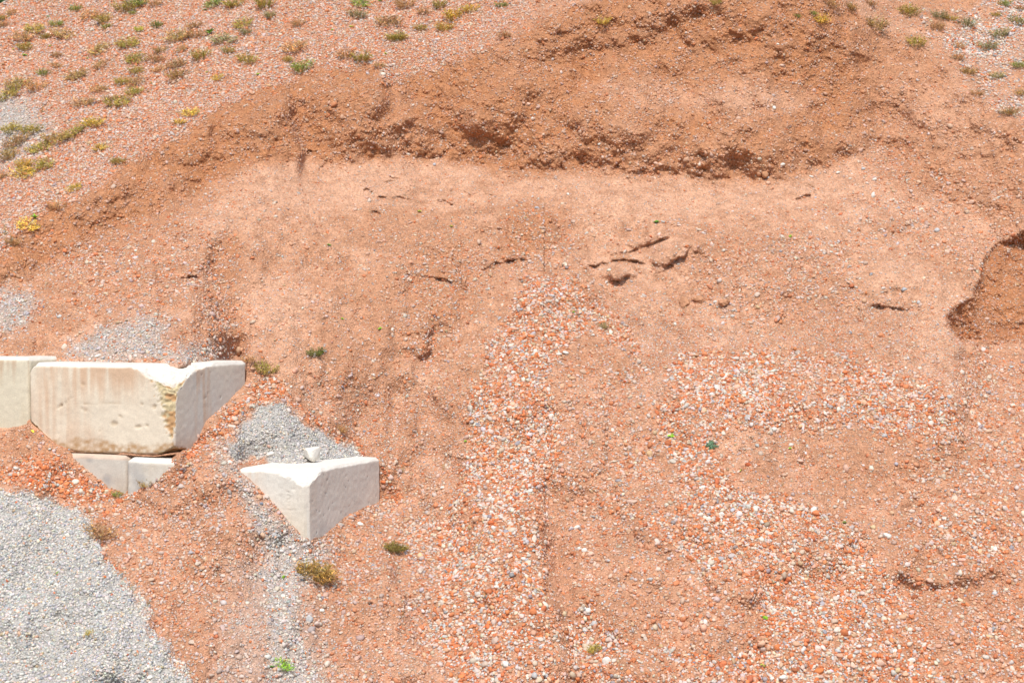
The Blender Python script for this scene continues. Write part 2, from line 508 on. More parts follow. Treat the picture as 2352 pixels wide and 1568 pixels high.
z_mid = zone([[(1290, 830), (1380, 800), (1500, 930), (1530, 1060), (1600, 1180), (1480, 1240), (1330, 1300), (1270, 1130)], [(1380, 1290), (1600, 1290), (1760, 1390), (1740, 1480), (1480, 1470)],
               [(2100, 1000), (2250, 800), (3000, 900), (3450, 2050), (2250, 2050), (2050, 1350), (2000, 1230), (2080, 1150)], [(2080, 1040), (2352, 1200), (2352, 1568), (2180, 1568), (1990, 1200)]], 40)
z_rgt2 = zone([[(2060, 1180), (2200, 1160), (2352, 1120), (2352, 1290), (2250, 1330), (2130, 1290)], [(2200, 1400), (2500, 1380), (2600, 2050), (2250, 2050)]], 40)
z_topr = zone([[(2060, -100), (2120, 60), (2180, 130), (2250, 215), (2352, 290), (3450, 900), (3450, -420), (2000, -420)]], 18)
z_grit = zone([[(1340, 690), (1560, 700), (1760, 770), (1600, 830), (1480, 900), (1400, 760)], [(960, 880), (1060, 880), (1060, 1100), (1000, 1170), (930, 1000)], [(1900, 680), (2180, 740), (2220, 900), (2000, 850), (1800, 780)], [(700, 880), (940, 900), (940, 1100), (880, 1050)]], 40)
z_rub = zone([[(960, 560), (1080, 560), (1150, 620), (1060, 700), (1030, 850), (960, 830), (900, 700)], [(1180, 470), (1300, 480), (1330, 620), (1180, 620)], [(1600, 560), (1760, 520), (1960, 560), (1950, 700), (1800, 760), (1620, 700)],
               [(400, 520), (520, 520), (560, 800), (430, 760)], [(1950, 330), (2352, 420), (2352, 560), (2200, 620), (2000, 520)], [(100, 560), (420, 520), (460, 700), (200, 720)]], 45)
top_gravel = above * (1 - z_topr) * sstep(2040, 1900, U)
bare_top = above * sstep(1050, 1250, U) * (1 - z_topr) * sstep(-20, 120, V + (U - 1180) * 0.55)   # sandy strip near the brow
brown = np.clip(scarp * (1 - 0.55 * right_soft) * (1 - 0.7 * up_band) * (0.86 + 0.3 * n1) + 0.25 * scarp * n2, 0, 1)
brown = np.maximum(brown, bite * (V < 780) * 0.95)
brown = np.maximum(brown, 0.7 * soft([(1170, 485), (1230, 462), (1300, 480), (1290, 540), (1200, 600), (1150, 600)], 30))
brown = np.maximum(brown, 0.45 * soft([(950, 560), (1070, 560), (1080, 660), (1010, 800), (950, 830), (960, 700)], 40))
brown = np.maximum(brown, 0.55 * soft([(480, 560), (545, 520), (560, 600), (545, 700), (575, 800), (510, 790), (480, 720)], 26))
brown = np.maximum(brown, 0.35 * (1 - sstep(0, 90, Vj - ft)) * sstep(-40, 0, Vj - ft) * sstep(620, 500, U))

coarse = np.clip(np.maximum.reduce([z_pile * 1.0, z_patch, z_strip * 0.85, z_shelf * 0.7, z_left * (0.62 + 0.35 * n1), z_rim * 0.98, z_tongue * (0.95 + 0.25 * n1), z_branch * 0.85,
                                   z_right * (0.92 + 0.4 * n1), z_mid * (0.34 + 0.25 * n1), z_rgt2 * (0.6 + 0.3 * n1), z_topr * np.clip(0.35 + 0.9 * n1 + 0.5 * n2 + 0.35 * sstep(2150, 2352, U), 0, 1), top_gravel * (1 - bare_top) * 0.95, z_rub * (0.2 + 0.2 * n1)]), 0, 1)
mild = z_left * (1 - z_rim) * (1 - z_strip)
coarse = coarse * (1 - 0.85 * soft([(980, 870), (1050, 860), (1060, 1100), (1000, 1170), (950, 1000)], 25))
grey = np.clip(np.maximum.reduce([z_pile, z_patch, z_strip * 0.8, z_shelf * 0.8, z_topr * 0.3, soft([(540, 1280), (700, 1260), (760, 1600), (500, 1600)], 60) * 0.6]), 0, 1)
grey = np.maximum(grey, top_gravel * soft([(-400, 150), (60, 225), (110, 300), (60, 350), (-400, 500)], 40) * 0.7)
grey = grey * (1 - 0.9 * z_rim * (1 - z_patch))

# final shape: fine roughness in metres, along the line of sight so outlines keep their place
Y = np.exp(lnY)
P0 = np.stack([rx * Y, Y, rz * Y], -1)
rough = 0.35 + 0.12 * scarp + 1.3 * bite * (V < 800) + 0.5 * z_rub + 0.3 * coarse
lump = fbm(P0 * 7.0, 3, 31)
fine = fbm(P0 * 26.0, 3, 41)
pit = np.maximum(0, fbm(P0 * np.array([14, 14, 10]), 2, 51) - 0.25)
Y = Y + (0.022 * lump * rough + 0.011 * fine * (0.45 + 1.0 * scarp + 0.9 * bite * (V < 800) + 0.7 * z_rub) + 0.010 * pit * (scarp + bite * (V < 800))) * (1 - np.minimum(1, gblur1(gblur1(blockmask, 3, 1), 3, 0) * 1.3))
P = np.stack([rx * Y, Y, rz * Y], -1)

# the brow of the hill: behind it the ground runs back nearly level
brow = np.interp(us, [-1100, 0, 60, 250, 700, 1500, 3450], [330, 7, -12, -75, -210, -330, -330])
for i in range(NU):
    k = np.searchsorted(vs, brow[i])
    if k > 0:
        base = P[k, i]
        dv = (vs[k] - vs[:k])
        P[:k, i, 0] = base[0] + 0 * dv
        P[:k, i, 1] = base[1] + dv * 0.05
        P[:k, i, 2] = base[2] - dv * 0.05 * 0.12 - 0.0008 * dv
Yf = P[..., 1]

def lookup(A, u, v):
    fi = np.interp(u, us, np.arange(NU))
    fj = np.interp(v, vs, np.arange(NV))
    i, j = np.minimum(fi.astype(int), NU - 2), np.minimum(fj.astype(int), NV - 2)
    a, b = fi - i, fj - j
    if A.ndim == 3:
        a, b = a[..., None], b[..., None]
    return (A[j, i] * (1 - a) + A[j, i + 1] * a) * (1 - b) + (A[j + 1, i] * (1 - a) + A[j + 1, i + 1] * a) * b

Tu = np.gradient(P, axis=1)
Tv = np.gradient(P, axis=0)
Nrm = np.cross(Tv, Tu)
Nrm /= np.linalg.norm(Nrm, axis=-1, keepdims=True) + 1e-12
Nrm *= np.where(Nrm[..., 1:2] > 0.2, -1, 1)

# ground colours
SAND = np.array([0.60, 0.35, 0.23])
SAND2 = np.array([0.50, 0.262, 0.155])
BROWN = np.array([0.45, 0.205, 0.098])
RED = np.array([0.50, 0.245, 0.145])
GREYD = np.array([0.45, 0.43, 0.40])
def mixc(a, b, t):
    return a * (1 - t[..., None]) + b * t[..., None]
c1 = fbm(P0 * 1.3, 3, 61)
c2 = fbm(P0 * 9.0, 3, 71)
c3 = fbm(P0 * 45.0, 2, 81)
pale = np.clip(bench * 0.9 + 0.45 * up_band + soft([(560, 380), (840, 378), (1000, 370), (1250, 400), (1930, 380), (2000, 440), (1700, 470), (1250, 450), (1100, 500), (900, 500), (700, 560), (640, 480)], 40) * 0.8
               + soft([(1290, 560), (1560, 540), (1620, 560), (1560, 620), (1400, 680), (1330, 620)], 30) * 0.9 + soft([(1930, 590), (2080, 580), (2190, 640), (2180, 710), (2050, 680), (1960, 640)], 40) * 0.9
               + 0.5 * soft([(100, 690), (300, 560), (480, 490), (520, 460), (640, 470), (560, 520), (400, 560), (200, 660)], 30), 0, 1)
col = mixc(np.broadcast_to(SAND2, P.shape), SAND, np.clip(0.32 + 0.8 * c1 + 0.5 * c2 + 0.5 * pale - 0.3 * z_rub, 0, 1))
col = mixc(col, BROWN, np.clip(brown * (0.92 + 0.35 * c2), 0, 1))
lowred = sstep(850, 1250, V) * (1 - grey) * 0.6 + 0.5 * sstep(2150, 2300, U) * sstep(700, 820, V)
col = mixc(col, RED, np.clip(np.maximum(lowred * 0.6, coarse * 0.75 * (1 - grey)) * (0.9 + 0.4 * c2), 0, 1))
col = mixc(col, BROWN * 1.15, 0.45 * z_topr * np.clip(0.7 + c1, 0, 1))
col = mixc(col, np.array([0.40, 0.16, 0.07]), bite * (V < 790) * np.clip(0.3 + 0.4 * c1, 0, 1))
col = mixc(col, GREYD, np.clip(grey * coarse * 1.1, 0, 1))
col = col * (1 + 0.10 * c2 + 0.14 * c3)[..., None]
col = np.clip(col, 0.01, 0.9)

m_ground, nt, b, L = new_mat('sandy_ground')
b.inputs['Roughness'].default_value = 0.95
b.inputs['Specular IOR Level'].default_value = 0.1
at = node(nt, 'ShaderNodeAttribute', attribute_name='Col')
tc = node(nt, 'ShaderNodeTexCoord')
nz = node(nt, 'ShaderNodeTexNoise'); nz.inputs['Scale'].default_value = 70; nz.inputs['Detail'].default_value = 6; nz.inputs['Roughness'].default_value = 0.7
vo = node(nt, 'ShaderNodeTexVoronoi'); vo.inputs['Scale'].default_value = 75
L.new(tc.outputs['Object'], nz.inputs['Vector']); L.new(tc.outputs['Object'], vo.inputs['Vector'])
mr = node(nt, 'ShaderNodeMapRange'); mr.inputs['From Min'].default_value = 0.3; mr.inputs['From Max'].default_value = 0.7; mr.inputs['To Min'].default_value = 0.82; mr.inputs['To Max'].default_value = 1.16
L.new(nz.outputs['Fac'], mr.inputs['Value'])
sep = node(nt, 'ShaderNodeSeparateColor'); L.new(vo.outputs['Color'], sep.inputs[0])
gr = node(nt, 'ShaderNodeMapRange'); gr.inputs['To Min'].default_value = 0.78; gr.inputs['To Max'].default_value = 1.24
L.new(sep.outputs[0], gr.inputs['Value'])
mul = node(nt, 'ShaderNodeMath', operation='MULTIPLY'); L.new(mr.outputs[0], mul.inputs[0]); L.new(gr.outputs[0], mul.inputs[1])
sc_ = node(nt, 'ShaderNodeVectorMath', operation='SCALE'); L.new(at.outputs['Color'], sc_.inputs[0]); L.new(mul.outputs[0], sc_.inputs['Scale'])
L.new(sc_.outputs[0], b.inputs['Base Color'])
add = node(nt, 'ShaderNodeMath', operation='SUBTRACT'); L.new(nz.outputs['Fac'], add.inputs[0]); L.new(vo.outputs['Distance'], add.inputs[1])
bp = node(nt, 'ShaderNodeBump'); bp.inputs['Strength'].default_value = 0.7; bp.inputs['Distance'].default_value = 0.016
L.new(add.outputs[0], bp.inputs['Height']); L.new(bp.outputs[0], b.inputs['Normal'])

idx = np.arange(NU * NV).reshape(NV, NU)
quads = np.stack([idx[:-1, :-1], idx[1:, :-1], idx[1:, 1:], idx[:-1, 1:]], -1).reshape(-1, 4)
hill = make_mesh('hillside', P.reshape(-1, 3), quads, m_ground, col=col.reshape(-1, 3))
tag(hill, 'reddish sand and gravel hillside with a brown cut face across its middle', 'hillside', kind='structure')
# ------------------------------------------------------------------ concrete blocks
def lattice_box(W, Lb, H, s):
    """closed box 0..W, 0..Lb, 0..H with a dense lattice on its faces"""
    nx, ny, nz_ = (max(2, round(q / s)) for q in (W, Lb, H))
    quads_, pts = [], {}
    xs, ys, zs = np.linspace(0, W, nx + 1), np.linspace(0, Lb, ny + 1), np.linspace(0, H, nz_ + 1)
    def key(i, j, k):
        return (i * (ny + 1) + j) * (nz_ + 1) + k
    K = []
    I, J = np.meshgrid(np.arange(nx), np.arange(ny), indexing='ij')
    for k, flip in ((0, 0), (nz_, 1)):
        q = np.stack([key(I, J, k), key(I + 1, J, k), key(I + 1, J + 1, k), key(I, J + 1, k)], -1).reshape(-1, 4)
        K.append(q[:, ::-1] if not flip else q)
    I, Z = np.meshgrid(np.arange(nx), np.arange(nz_), indexing='ij')
    for j, flip in ((0, 1), (ny, 0)):
        q = np.stack([key(I, j, Z), key(I + 1, j, Z), key(I + 1, j, Z + 1), key(I, j, Z + 1)], -1).reshape(-1, 4)
        K.append(q[:, ::-1] if not flip else q)
    J, Z = np.meshgrid(np.arange(ny), np.arange(nz_), indexing='ij')
    for i, flip in ((0, 0), (nx, 1)):
        q = np.stack([key(i, J, Z), key(i, J + 1, Z), key(i, J + 1, Z + 1), key(i, J, Z + 1)], -1).reshape(-1, 4)
        K.append(q[:, ::-1] if not flip else q)
    Q = np.concatenate(K)
    uq, inv = np.unique(Q, return_inverse=True)
    k = uq % (nz_ + 1)
    j = (uq // (nz_ + 1)) % (ny + 1)
    i = uq // ((nz_ + 1) * (ny + 1))
    return np.stack([xs[i], ys[j], zs[k]], 1), inv.reshape(Q.shape)

def cut(p, n, pt, rough=0.0, s=0, mask=None, scale=22):
    """shave everything beyond the plane through pt with outward normal n; returns how far each vertex was moved"""
    n = np.asarray(n, float)
    n = n / np.linalg.norm(n)
    d = (p - np.asarray(pt)) @ n
    if rough:
        d = d + rough * fbm(p * scale, 4, s)
    mv = np.maximum(d, 0)
    if mask is not None:
        mv = mv * mask(p)
    p -= mv[:, None] * n
    return mv

m_conc = mat_attr('weathered_concrete', 0.9, (0.35, 0.004), 0.2, 0.07, 90)

def block(name, label, c, ztop, W, Lb, H, cuts, paint, s=0.0125, bevel=0.035, dents=(), vch=0.022, group='concrete blocks'):
    p, q = lattice_box(W, Lb, H, s)          # x: left along the front, y: away along the right side, z: down from the top
    p0 = p.copy()
    cutmv = np.zeros(len(p))
    for e, n, pt in (((1), (0, -1, -1), (0, bevel, 0)), ((2), (-1, 0, -1), (bevel, 0, 0)), ((3), (1, 0, -1), (W - bevel, 0, 0)), ((4), (0, 1, -1), (0, Lb - bevel, 0))):
        cut(p, n, pt, 0.006, e + 5, None, 9)
    for e, n, pt in ((1, (-1, -1, 0), (vch, 0, 0)), (2, (1, -1, 0), (W - 0.022, 0, 0)), (3, (-1, 1, 0), (0.022, Lb, 0)), (4, (0, -1, 1), (0, 0.016, H)), (5, (-1, 0, 1), (0.016, 0, H))):
        cut(p, n, pt, 0.004, e + 15, None, 9)
    for (n, pt, rough_, sd_, *rest) in cuts:
        cutmv = np.maximum(cutmv, cut(p, n, pt, rough_, sd_, rest[0] if rest else None, rest[1] if len(rest) > 1 else 22))
    # shallow waves of the mould, bug holes, knocks
    front = (p0[:, 1] < 1e-6) & (cutmv < 1e-4)
    side = (p0[:, 0] < 1e-6) & (cutmv < 1e-4)
    p[:, 1] += np.where(front, 0.0022 * fbm(p0 * 3.5, 2, 3) + 0.0012 * fbm(p0 * 25, 2, 4), 0)
    p[:, 0] += np.where(side, 0.0022 * fbm(p0 * 3.5, 2, 5) + 0.0012 * fbm(p0 * 25, 2, 6), 0)
    dent = np.zeros(len(p))
    for (axis_, a, z, ra, rz_, dep, rot) in dents:
        q0 = p0[:, 0] if axis_ == 1 else p0[:, 1]
        x, y = q0 - a, p0[:, 2] - z
        cc, ss = math.cos(rot), math.sin(rot)
        d2 = ((x * cc + y * ss) / ra) ** 2 + ((-x * ss + y * cc) / rz_) ** 2
        k = np.where(front if axis_ == 1 else side, np.exp(-d2 * d2), 0) * np.clip(0.8 + 1.1 * fbm(p0 * 30, 2, 9), 0, 2)
        p[:, axis_ if axis_ == 1 else 0] += dep * k
        dent = np.maximum(dent, k)
    colr = paint(p0, p, front, side, cutmv, dent)
    w = np.empty_like(p)
    w[:, 0] = c[0] + DA[0] * p[:, 0] + DB[0] * p[:, 1]
    w[:, 1] = c[1] + DA[1] * p[:, 0] + DB[1] * p[:, 1]
    w[:, 2] = ztop - p[:, 2]
    org = np.array([c[0] + DA[0] * W / 2 + DB[0] * Lb / 2, c[1] + DA[1] * W / 2 + DB[1] * Lb / 2, ztop - H])
    o = make_mesh(name, w - org, q, m_conc, col=np.clip(colr, 0.01, 0.85))
    o.location = org
    o.data.polygons.foreach_set('use_smooth', np.ones(len(q), bool))
    tag(o, label, 'concrete block', group)
    return o

CREAM, WHITE, PINK, RUST, YELL = (np.array(x) for x in ((0.73, 0.645, 0.52), (0.69, 0.66, 0.60), (0.60, 0.42, 0.29), (0.42, 0.25, 0.12), (0.56, 0.46, 0.27)))
def base_paint(base, stain, amount, seed):
    def f(p0, p, front, side, mv, dent):
        c = np.tile(base, (len(p), 1))
        big = fbm(p0 * 2.2, 3, seed)
        drip = fbm(p0 * np.array([26, 26, 2.0]), 3, seed + 3)
        sp_ = fbm(p0 * 60, 2, seed + 5)
        t = np.clip((0.25 + 0.9 * big + 0.5 * drip) * amount, 0, 1)
        c = mixc(c, stain, t)
        c = c * (1 + 0.05 * fbm(p0 * 9, 3, seed + 7) + 0.05 * sp_)[:, None]
        return c, big, drip, sp_
    return f

def holes(side_w, H, n, axis_, r=0.007):
    out = []
    for _ in range(n):
        out.append((axis_, random.uniform(0.05, side_w - 0.05), random.uniform(0.06, H - 0.03), r * random.uniform(0.8, 1.7), r * random.uniform(0.7, 1.2), 0.008, random.uniform(0, 3)))
    return out

# big chipped block of the upper row
def paintB(p0, p, front, side, mv, dent):
    c, big, drip, sp_ = base_paint(CREAM, PINK, 0.55, 100)(p0, p, front, side, mv, dent)
    z = p0[:, 2]
    x = p0[:, 0]
    upper = np.clip(1 - z / 0.45, 0, 1) * sstep(0.25, 0.5, x) * (1 - sstep(1.35, 1.5, x))
    c = mixc(c, np.array([0.62, 0.42, 0.28]), np.clip(front * upper * (0.55 + 0.9 * drip + 0.4 * big), 0, 0.75))
    c = mixc(c, WHITE * 0.93, np.clip(side * (0.75 + 0.4 * big), 0, 1))
    c = mixc(c, PINK, np.clip(side * (sstep(0.30, 0.42, p0[:, 1]) * (1 - sstep(0.5, 0.66, p0[:, 1])) * (0.25 + 0.8 * drip) + sstep(0.55, 0.85, z) * 0.4), 0, 0.6))
    low = sstep(-0.125, -0.075, z - HB + 0.05 * fbm(p0 * 7, 3, 120)) * (0.6 + 0.5 * fbm(p0 * 30, 2, 121))
    c = mixc(c, RUST * 1.05, np.clip(low * np.where(front, 1, 0.3), 0, 0.92))
    br = np.clip(mv / 0.006, 0, 1)
    face_front = np.clip(mv / 0.01, 0, 1) * sstep(0.10, 0.16, z)
    c = mixc(c, WHITE * (0.95 + 0.16 * sp_ - 0.12 * np.clip(fbm(p0 * 16, 3, 140), 0, 1))[:, None], br * (1 - face_front))
    c = mixc(c, PINK, np.clip(br * (1 - face_front) * (fbm(p0 * 10, 3, 141) - 0.1), 0, 0.6))
    c = mixc(c, YELL * (0.9 + 0.25 * sp_)[:, None], face_front * 0.9)
    orange = face_front * sstep(0.35, 0.6, fbm(p0 * 14, 2, 130) + 0.75 * sstep(0.40, 0.5, z))
    c = mixc(c, np.array([0.50, 0.28, 0.13]), np.clip(orange, 0, 0.85))
    c = mixc(c, np.array([0.42, 0.30, 0.18]), np.clip(dent * 0.45, 0, 0.5))
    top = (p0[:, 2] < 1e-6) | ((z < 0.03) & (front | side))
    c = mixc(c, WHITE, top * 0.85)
    return c
mB = lambda p: 1.0 * (p[:, 2] < 0.62)
cutsB = [
    ((-0.50, -0.52, -0.90), (0.03, 0.0, 0.245), 0.016, 201),                     # slope broken off the top corner
    ((-0.29, -0.96, -0.10), (0.2, 0.0, 0.2), 0.016, 202, lambda p: sstep(0.06, 0.12, p[:, 2]) * (1 - sstep(0.62, 0.70, p[:, 2])), 40),  # rough face down the corner
    ((-0.45, -0.22, 1.0), (0.0, 0.0, HB - 0.085), 0.014, 203),                    # lower right corner
    ((0.8, -0.5, -0.9), (WB - 0.09, 0.0, 0.02), 0.014, 204),                    # upper left corner
    ((0.85, 0.0, 1.0), (WB, 0.0, HB - 0.29), 0.010, 205),                       # lower left corner, long diagonal
    ((-0.25, -0.16, -1.0), (0.0, 0.62, 0.03), 0.012, 206),
]
dB = [(1, WB - 0.40, 0.355, 0.10, 0.012, 0.020, 0.55), (1, WB - 0.62, 0.42, 0.06, 0.012, 0.016, -0.35), (1, WB - 0.60, 0.19, 0.035, 0.014, 0.016, -0.4), (1, 0.20, 0.37, 0.022, 0.022, 0.016, 0),
      (1, 0.17, 0.33, 0.02, 0.012, 0.012, 0), (1, 0.36, 0.55, 0.05, 0.013, 0.016, 0.1), (1, 0.27, 0.55, 0.028, 0.012, 0.016, -0.6), (1, 0.62, 0.53, 0.045, 0.03, 0.012, 0.3),
      (1, 0.55, 0.47, 0.03, 0.01, 0.010, -0.5), (1, 0.33, 0.35, 0.018, 0.012, 0.012, 0), (1, WB - 0.75, 0.60, 0.03, 0.008, 0.008, 0.2), (1, 0.85, 0.36, 0.30, 0.006, 0.006, 0.04)] + holes(LB, HB, 26, 0)
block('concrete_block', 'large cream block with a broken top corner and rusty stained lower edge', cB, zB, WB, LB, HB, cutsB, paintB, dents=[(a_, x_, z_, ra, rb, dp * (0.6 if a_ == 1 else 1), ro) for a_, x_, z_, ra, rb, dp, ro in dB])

def paintA(p0, p, front, side, mv, dent):
    c, big, drip, sp_ = base_paint(np.array([0.66, 0.60, 0.47]), np.array([0.60, 0.50, 0.33]), 0.5, 300)(p0, p, front, side, mv, dent)
    c = mixc(c, np.array([0.50, 0.32, 0.2]), np.clip(front * np.clip(1 - p0[:, 2] / 0.3, 0, 1) * (0.1 + 1.1 * drip), 0, 0.55))
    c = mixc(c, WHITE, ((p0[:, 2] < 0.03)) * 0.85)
    return c
cA = cB + DA * (t_on_front(cB, 62.0)) + DB * 0.02
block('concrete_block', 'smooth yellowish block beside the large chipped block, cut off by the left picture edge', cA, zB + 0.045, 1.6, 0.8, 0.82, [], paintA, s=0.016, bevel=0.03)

def paintC(p0, p, front, side, mv, dent):
    c, big, drip, sp_ = base_paint(np.array([0.56, 0.52, 0.46]), np.array([0.52, 0.41, 0.32]), 0.4, 400)(p0, p, front, side, mv, dent)
    c = mixc(c, np.array([0.33, 0.33, 0.33]), np.clip(front * (fbm(p0 * 5, 3, 410) - 0.25) * 1.4, 0, 0.6))
    c = mixc(c, np.array([0.60, 0.40, 0.28]), ((p0[:, 2] < 0.035) * 0.5))
    return c
def paintD(p0, p, front, side, mv, dent):
    c, big, drip, sp_ = base_paint(np.array([0.60, 0.57, 0.51]), np.array([0.55, 0.46, 0.36]), 0.35, 450)(p0, p, front, side, mv, dent)
    c = mixc(c, np.array([0.36, 0.36, 0.36]), np.clip(front * (fbm(p0 * 5, 3, 460) - 0.2) * 1.3, 0, 0.55))
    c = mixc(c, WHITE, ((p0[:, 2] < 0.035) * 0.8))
    return c
block('concrete_block', 'grey lower block left of the joint, its top edge tucked under the large chipped block', cC + DA * (tj + 0.006), zC, 1.5, 0.8, 0.8, [], paintC, s=0.016, bevel=0.03)
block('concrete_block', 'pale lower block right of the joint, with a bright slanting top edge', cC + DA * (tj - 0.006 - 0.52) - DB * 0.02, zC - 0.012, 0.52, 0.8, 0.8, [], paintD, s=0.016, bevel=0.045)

# white block in front
WW = t_on_front(cW, 544)
def paintW(p0, p, front, side, mv, dent):
    c, big, drip, sp_ = base_paint(WHITE * 1.0, np.array([0.66, 0.58, 0.48]), 0.4, 500)(p0, p, front, side, mv, dent)
    z = p0[:, 2]
    c = mixc(c, np.array([0.66, 0.57, 0.44]), np.clip(front * sstep(0.1, 0.6, z) * 0.55, 0, 1))
    c = mixc(c, np.array([0.62, 0.47, 0.35]), np.clip(front * sstep(0.35, 0.62, p0[:, 0]) * (drip + 0.1), 0, 0.5))
    c = mixc(c, np.array([0.50, 0.36, 0.22]), np.clip(sstep(0.60, 0.66, z + 0.05 * fbm(p0 * 9, 3, 511)) * (p0[:, 1] > 0.03) * side, 0, 0.85))
    c = mixc(c, np.array([0.36, 0.36, 0.37]), np.clip(side * np.exp(-(((p0[:, 1] - 0.30) / 0.09) ** 2 + ((z - 0.54) / 0.07) ** 2)) * (0.6 + 0.6 * big), 0, 0.6))
    c = mixc(c, WHITE * (0.98 + 0.16 * sp_ - 0.14 * np.clip(fbm(p0 * 18, 3, 540), 0, 1))[:, None], np.clip(mv / 0.005, 0, 1) * (z < 0.5))
    c = mixc(c, np.array([0.25, 0.21, 0.17]), np.clip(dent * 0.6, 0, 0.6) * side)
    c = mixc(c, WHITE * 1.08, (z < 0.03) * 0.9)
    return c
cutsW = [((-0.42, -0.50, -0.95), (0.0, 0.0, 0.155), 0.014, 601), ((-0.9, -0.9, 0.75), (0.0, 0.02, 0.62), 0.018, 602, lambda p: sstep(0.0, 0.03, p[:, 1]))]
# the maker's plate cast into the left face: a sunken frame with worn raised marks
px0, px1, pz0, pz1 = 0.105, 0.265, 0.165, 0.345
plate = [(1, (px0 + px1) / 2, pz0, 0.085, 0.006, 0.006, 0), (1, (px0 + px1) / 2, pz1, 0.085, 0.006, 0.008, 0), (1, px0, (pz0 + pz1) / 2, 0.006, 0.09, 0.005, 0), (1, px1, (pz0 + pz1) / 2, 0.006, 0.09, 0.005, 0)]
for k in range(5):
    plate.append((1, 0.195 + random.uniform(-.012, .012), 0.195 + k * 0.029, 0.020, 0.006, 0.007, random.uniform(-.7, .7)))
dW = plate + holes(LW, HW, 60, 0, 0.006)
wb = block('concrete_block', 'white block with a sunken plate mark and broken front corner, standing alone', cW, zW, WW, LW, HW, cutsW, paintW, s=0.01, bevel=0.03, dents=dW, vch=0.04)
# ------------------------------------------------------------------ loose stones
def ico(sub):
    bm = bmesh.new()
    bmesh.ops.create_icosphere(bm, subdivisions=sub, radius=1)
    v = np.array([x.co[:] for x in bm.verts])
    f = np.array([[q.index for q in x.verts] for x in bm.faces])
    bm.free()
    return v, f
def stone_shapes(sub, n, seed):
    v, f = ico(sub)
    r_ = np.random.default_rng(seed)
    out = []
    for k in range(n):
        p = v * (1 + (0.17 if sub == 1 else 0.10) * r_.standard_normal((len(v), 1)))
        for _ in range(r_.integers(2, 6)):                      # broken and worn flat faces
            d = r_.standard_normal(3); d /= np.linalg.norm(d)
            e = p @ d
            p = p - np.maximum(e - r_.uniform(0.55, 0.85), 0)[:, None] * d * 0.9
        out.append(p / np.abs(p).max(0))
    return np.array(out), f
SH1, F1 = stone_shapes(1, 40, 3)
SH2, F2 = stone_shapes(2, 40, 4)

PAL = {'orange': (.62, .20, .075), 'rust': (.47, .125, .045), 'peach': (.66, .40, .27), 'white': (.63, .595, .545), 'cream': (.60, .53, .43), 'grey': (.46, .46, .46), 'slate': (.28, .30, .335), 'pink': (.66, .51, .43), 'tan': (.50, .37, .23)}
PALN = list(PAL)
PALC = np.array([PAL[k] for k in PALN])
MIX_RED = np.array([.25, .06, .20, .16, .11, .06, .02, .12, .03])
MIX_GREY = np.array([.006, .002, .02, .42, .10, .34, .05, .02, .03])
MIX_ORANGE = np.array([.50, .14, .10, .08, .04, .06, .02, .04, .02])
MIX_ORANGE /= MIX_ORANGE.sum()
MIX_RED /= MIX_RED.sum(); MIX_GREY /= MIX_GREY.sum()

def stones(name, label, pu, pv, dia, gmix, dust, sink, sub, mat, flat=(0.62, 0.2)):
    n = len(pu)
    pos, nrm, gcol = lookup(P, pu, pv), lookup(Nrm, pu, pv), lookup(col, pu, pv)
    nrm = nrm + 0.28 * rng.standard_normal((n, 3))
    nrm /= np.linalg.norm(nrm, axis=1, keepdims=True)
    t = np.cross(nrm, rng.standard_normal((n, 3)))
    t /= np.linalg.norm(t, axis=1, keepdims=True)
    w = np.cross(nrm, t)
    a = dia * 0.5
    sx, sy, sz = a * rng.uniform(1.0, 1.35, n), a * rng.uniform(0.75, 1.0, n), a * np.clip(rng.normal(flat[0], flat[1], n), 0.35, 0.95)
    pos = pos + nrm * (sz * sink)[:, None]
    S, Fc = (SH1, F1) if sub == 1 else (SH2, F2)
    k = len(S[0])
    sh = S[rng.integers(0, len(S), n)]
    V_ = (pos[:, None, :] + (sh[:, :, 0] * sx[:, None])[..., None] * t[:, None, :] + (sh[:, :, 1] * sy[:, None])[..., None] * w[:, None, :]
          + (sh[:, :, 2] * sz[:, None])[..., None] * nrm[:, None, :])
    gp, gn = np.clip(gmix, 0, 1)[:, None], np.clip(-gmix, 0, 1)[:, None]
    cum = np.cumsum(MIX_RED[None] * (1 - gp - gn) + MIX_GREY[None] * gp + MIX_ORANGE[None] * gn, 1)
    pick = (rng.random(n)[:, None] > cum).sum(1).clip(0, len(PALN) - 1)
    cc = PALC[pick] * (1 + 0.13 * rng.standard_normal((n, 1))) * (1 + 0.04 * rng.standard_normal((n, 3)))
    cc = cc * (1 - dust[:, None]) + gcol * 1.05 * dust[:, None]
    cc = np.clip(cc, 0.03, 0.82)
    Vc = np.repeat(cc, k, 0)
    faces = (Fc[None] + (np.arange(n) * k)[:, None, None]).reshape(-1, 3)
    o = make_mesh(name, V_.reshape(-1, 3), faces, mat, col=Vc)
    tag(o, label, 'gravel', kind='stuff')
    return o

m_stone = mat_attr('pebble_stone', 0.75, None, 0.25, 0.10, 120)
E1, E2 = P[:-1, 1:] - P[:-1, :-1], P[1:, :-1] - P[:-1, :-1]
area = np.linalg.norm(np.cross(E1, E2), axis=-1)
cu, cv = 0.5 * (U[:-1, 1:] + U[:-1, :-1]), 0.5 * (V[1:, :-1] + V[:-1, :-1])
inview = (cu > -330) & (cu < 2680) & (cv > np.interp(cu, us, brow) - 3) & (cv < 1680)
cell = lambda A: A[:-1, :-1]
free = (cell(blockmask) < 0.2) & inview
fade = np.where((cu < -40) | (cu > 2392) | (cv < -30) | (cv > 1600), 0.6, 1.0)

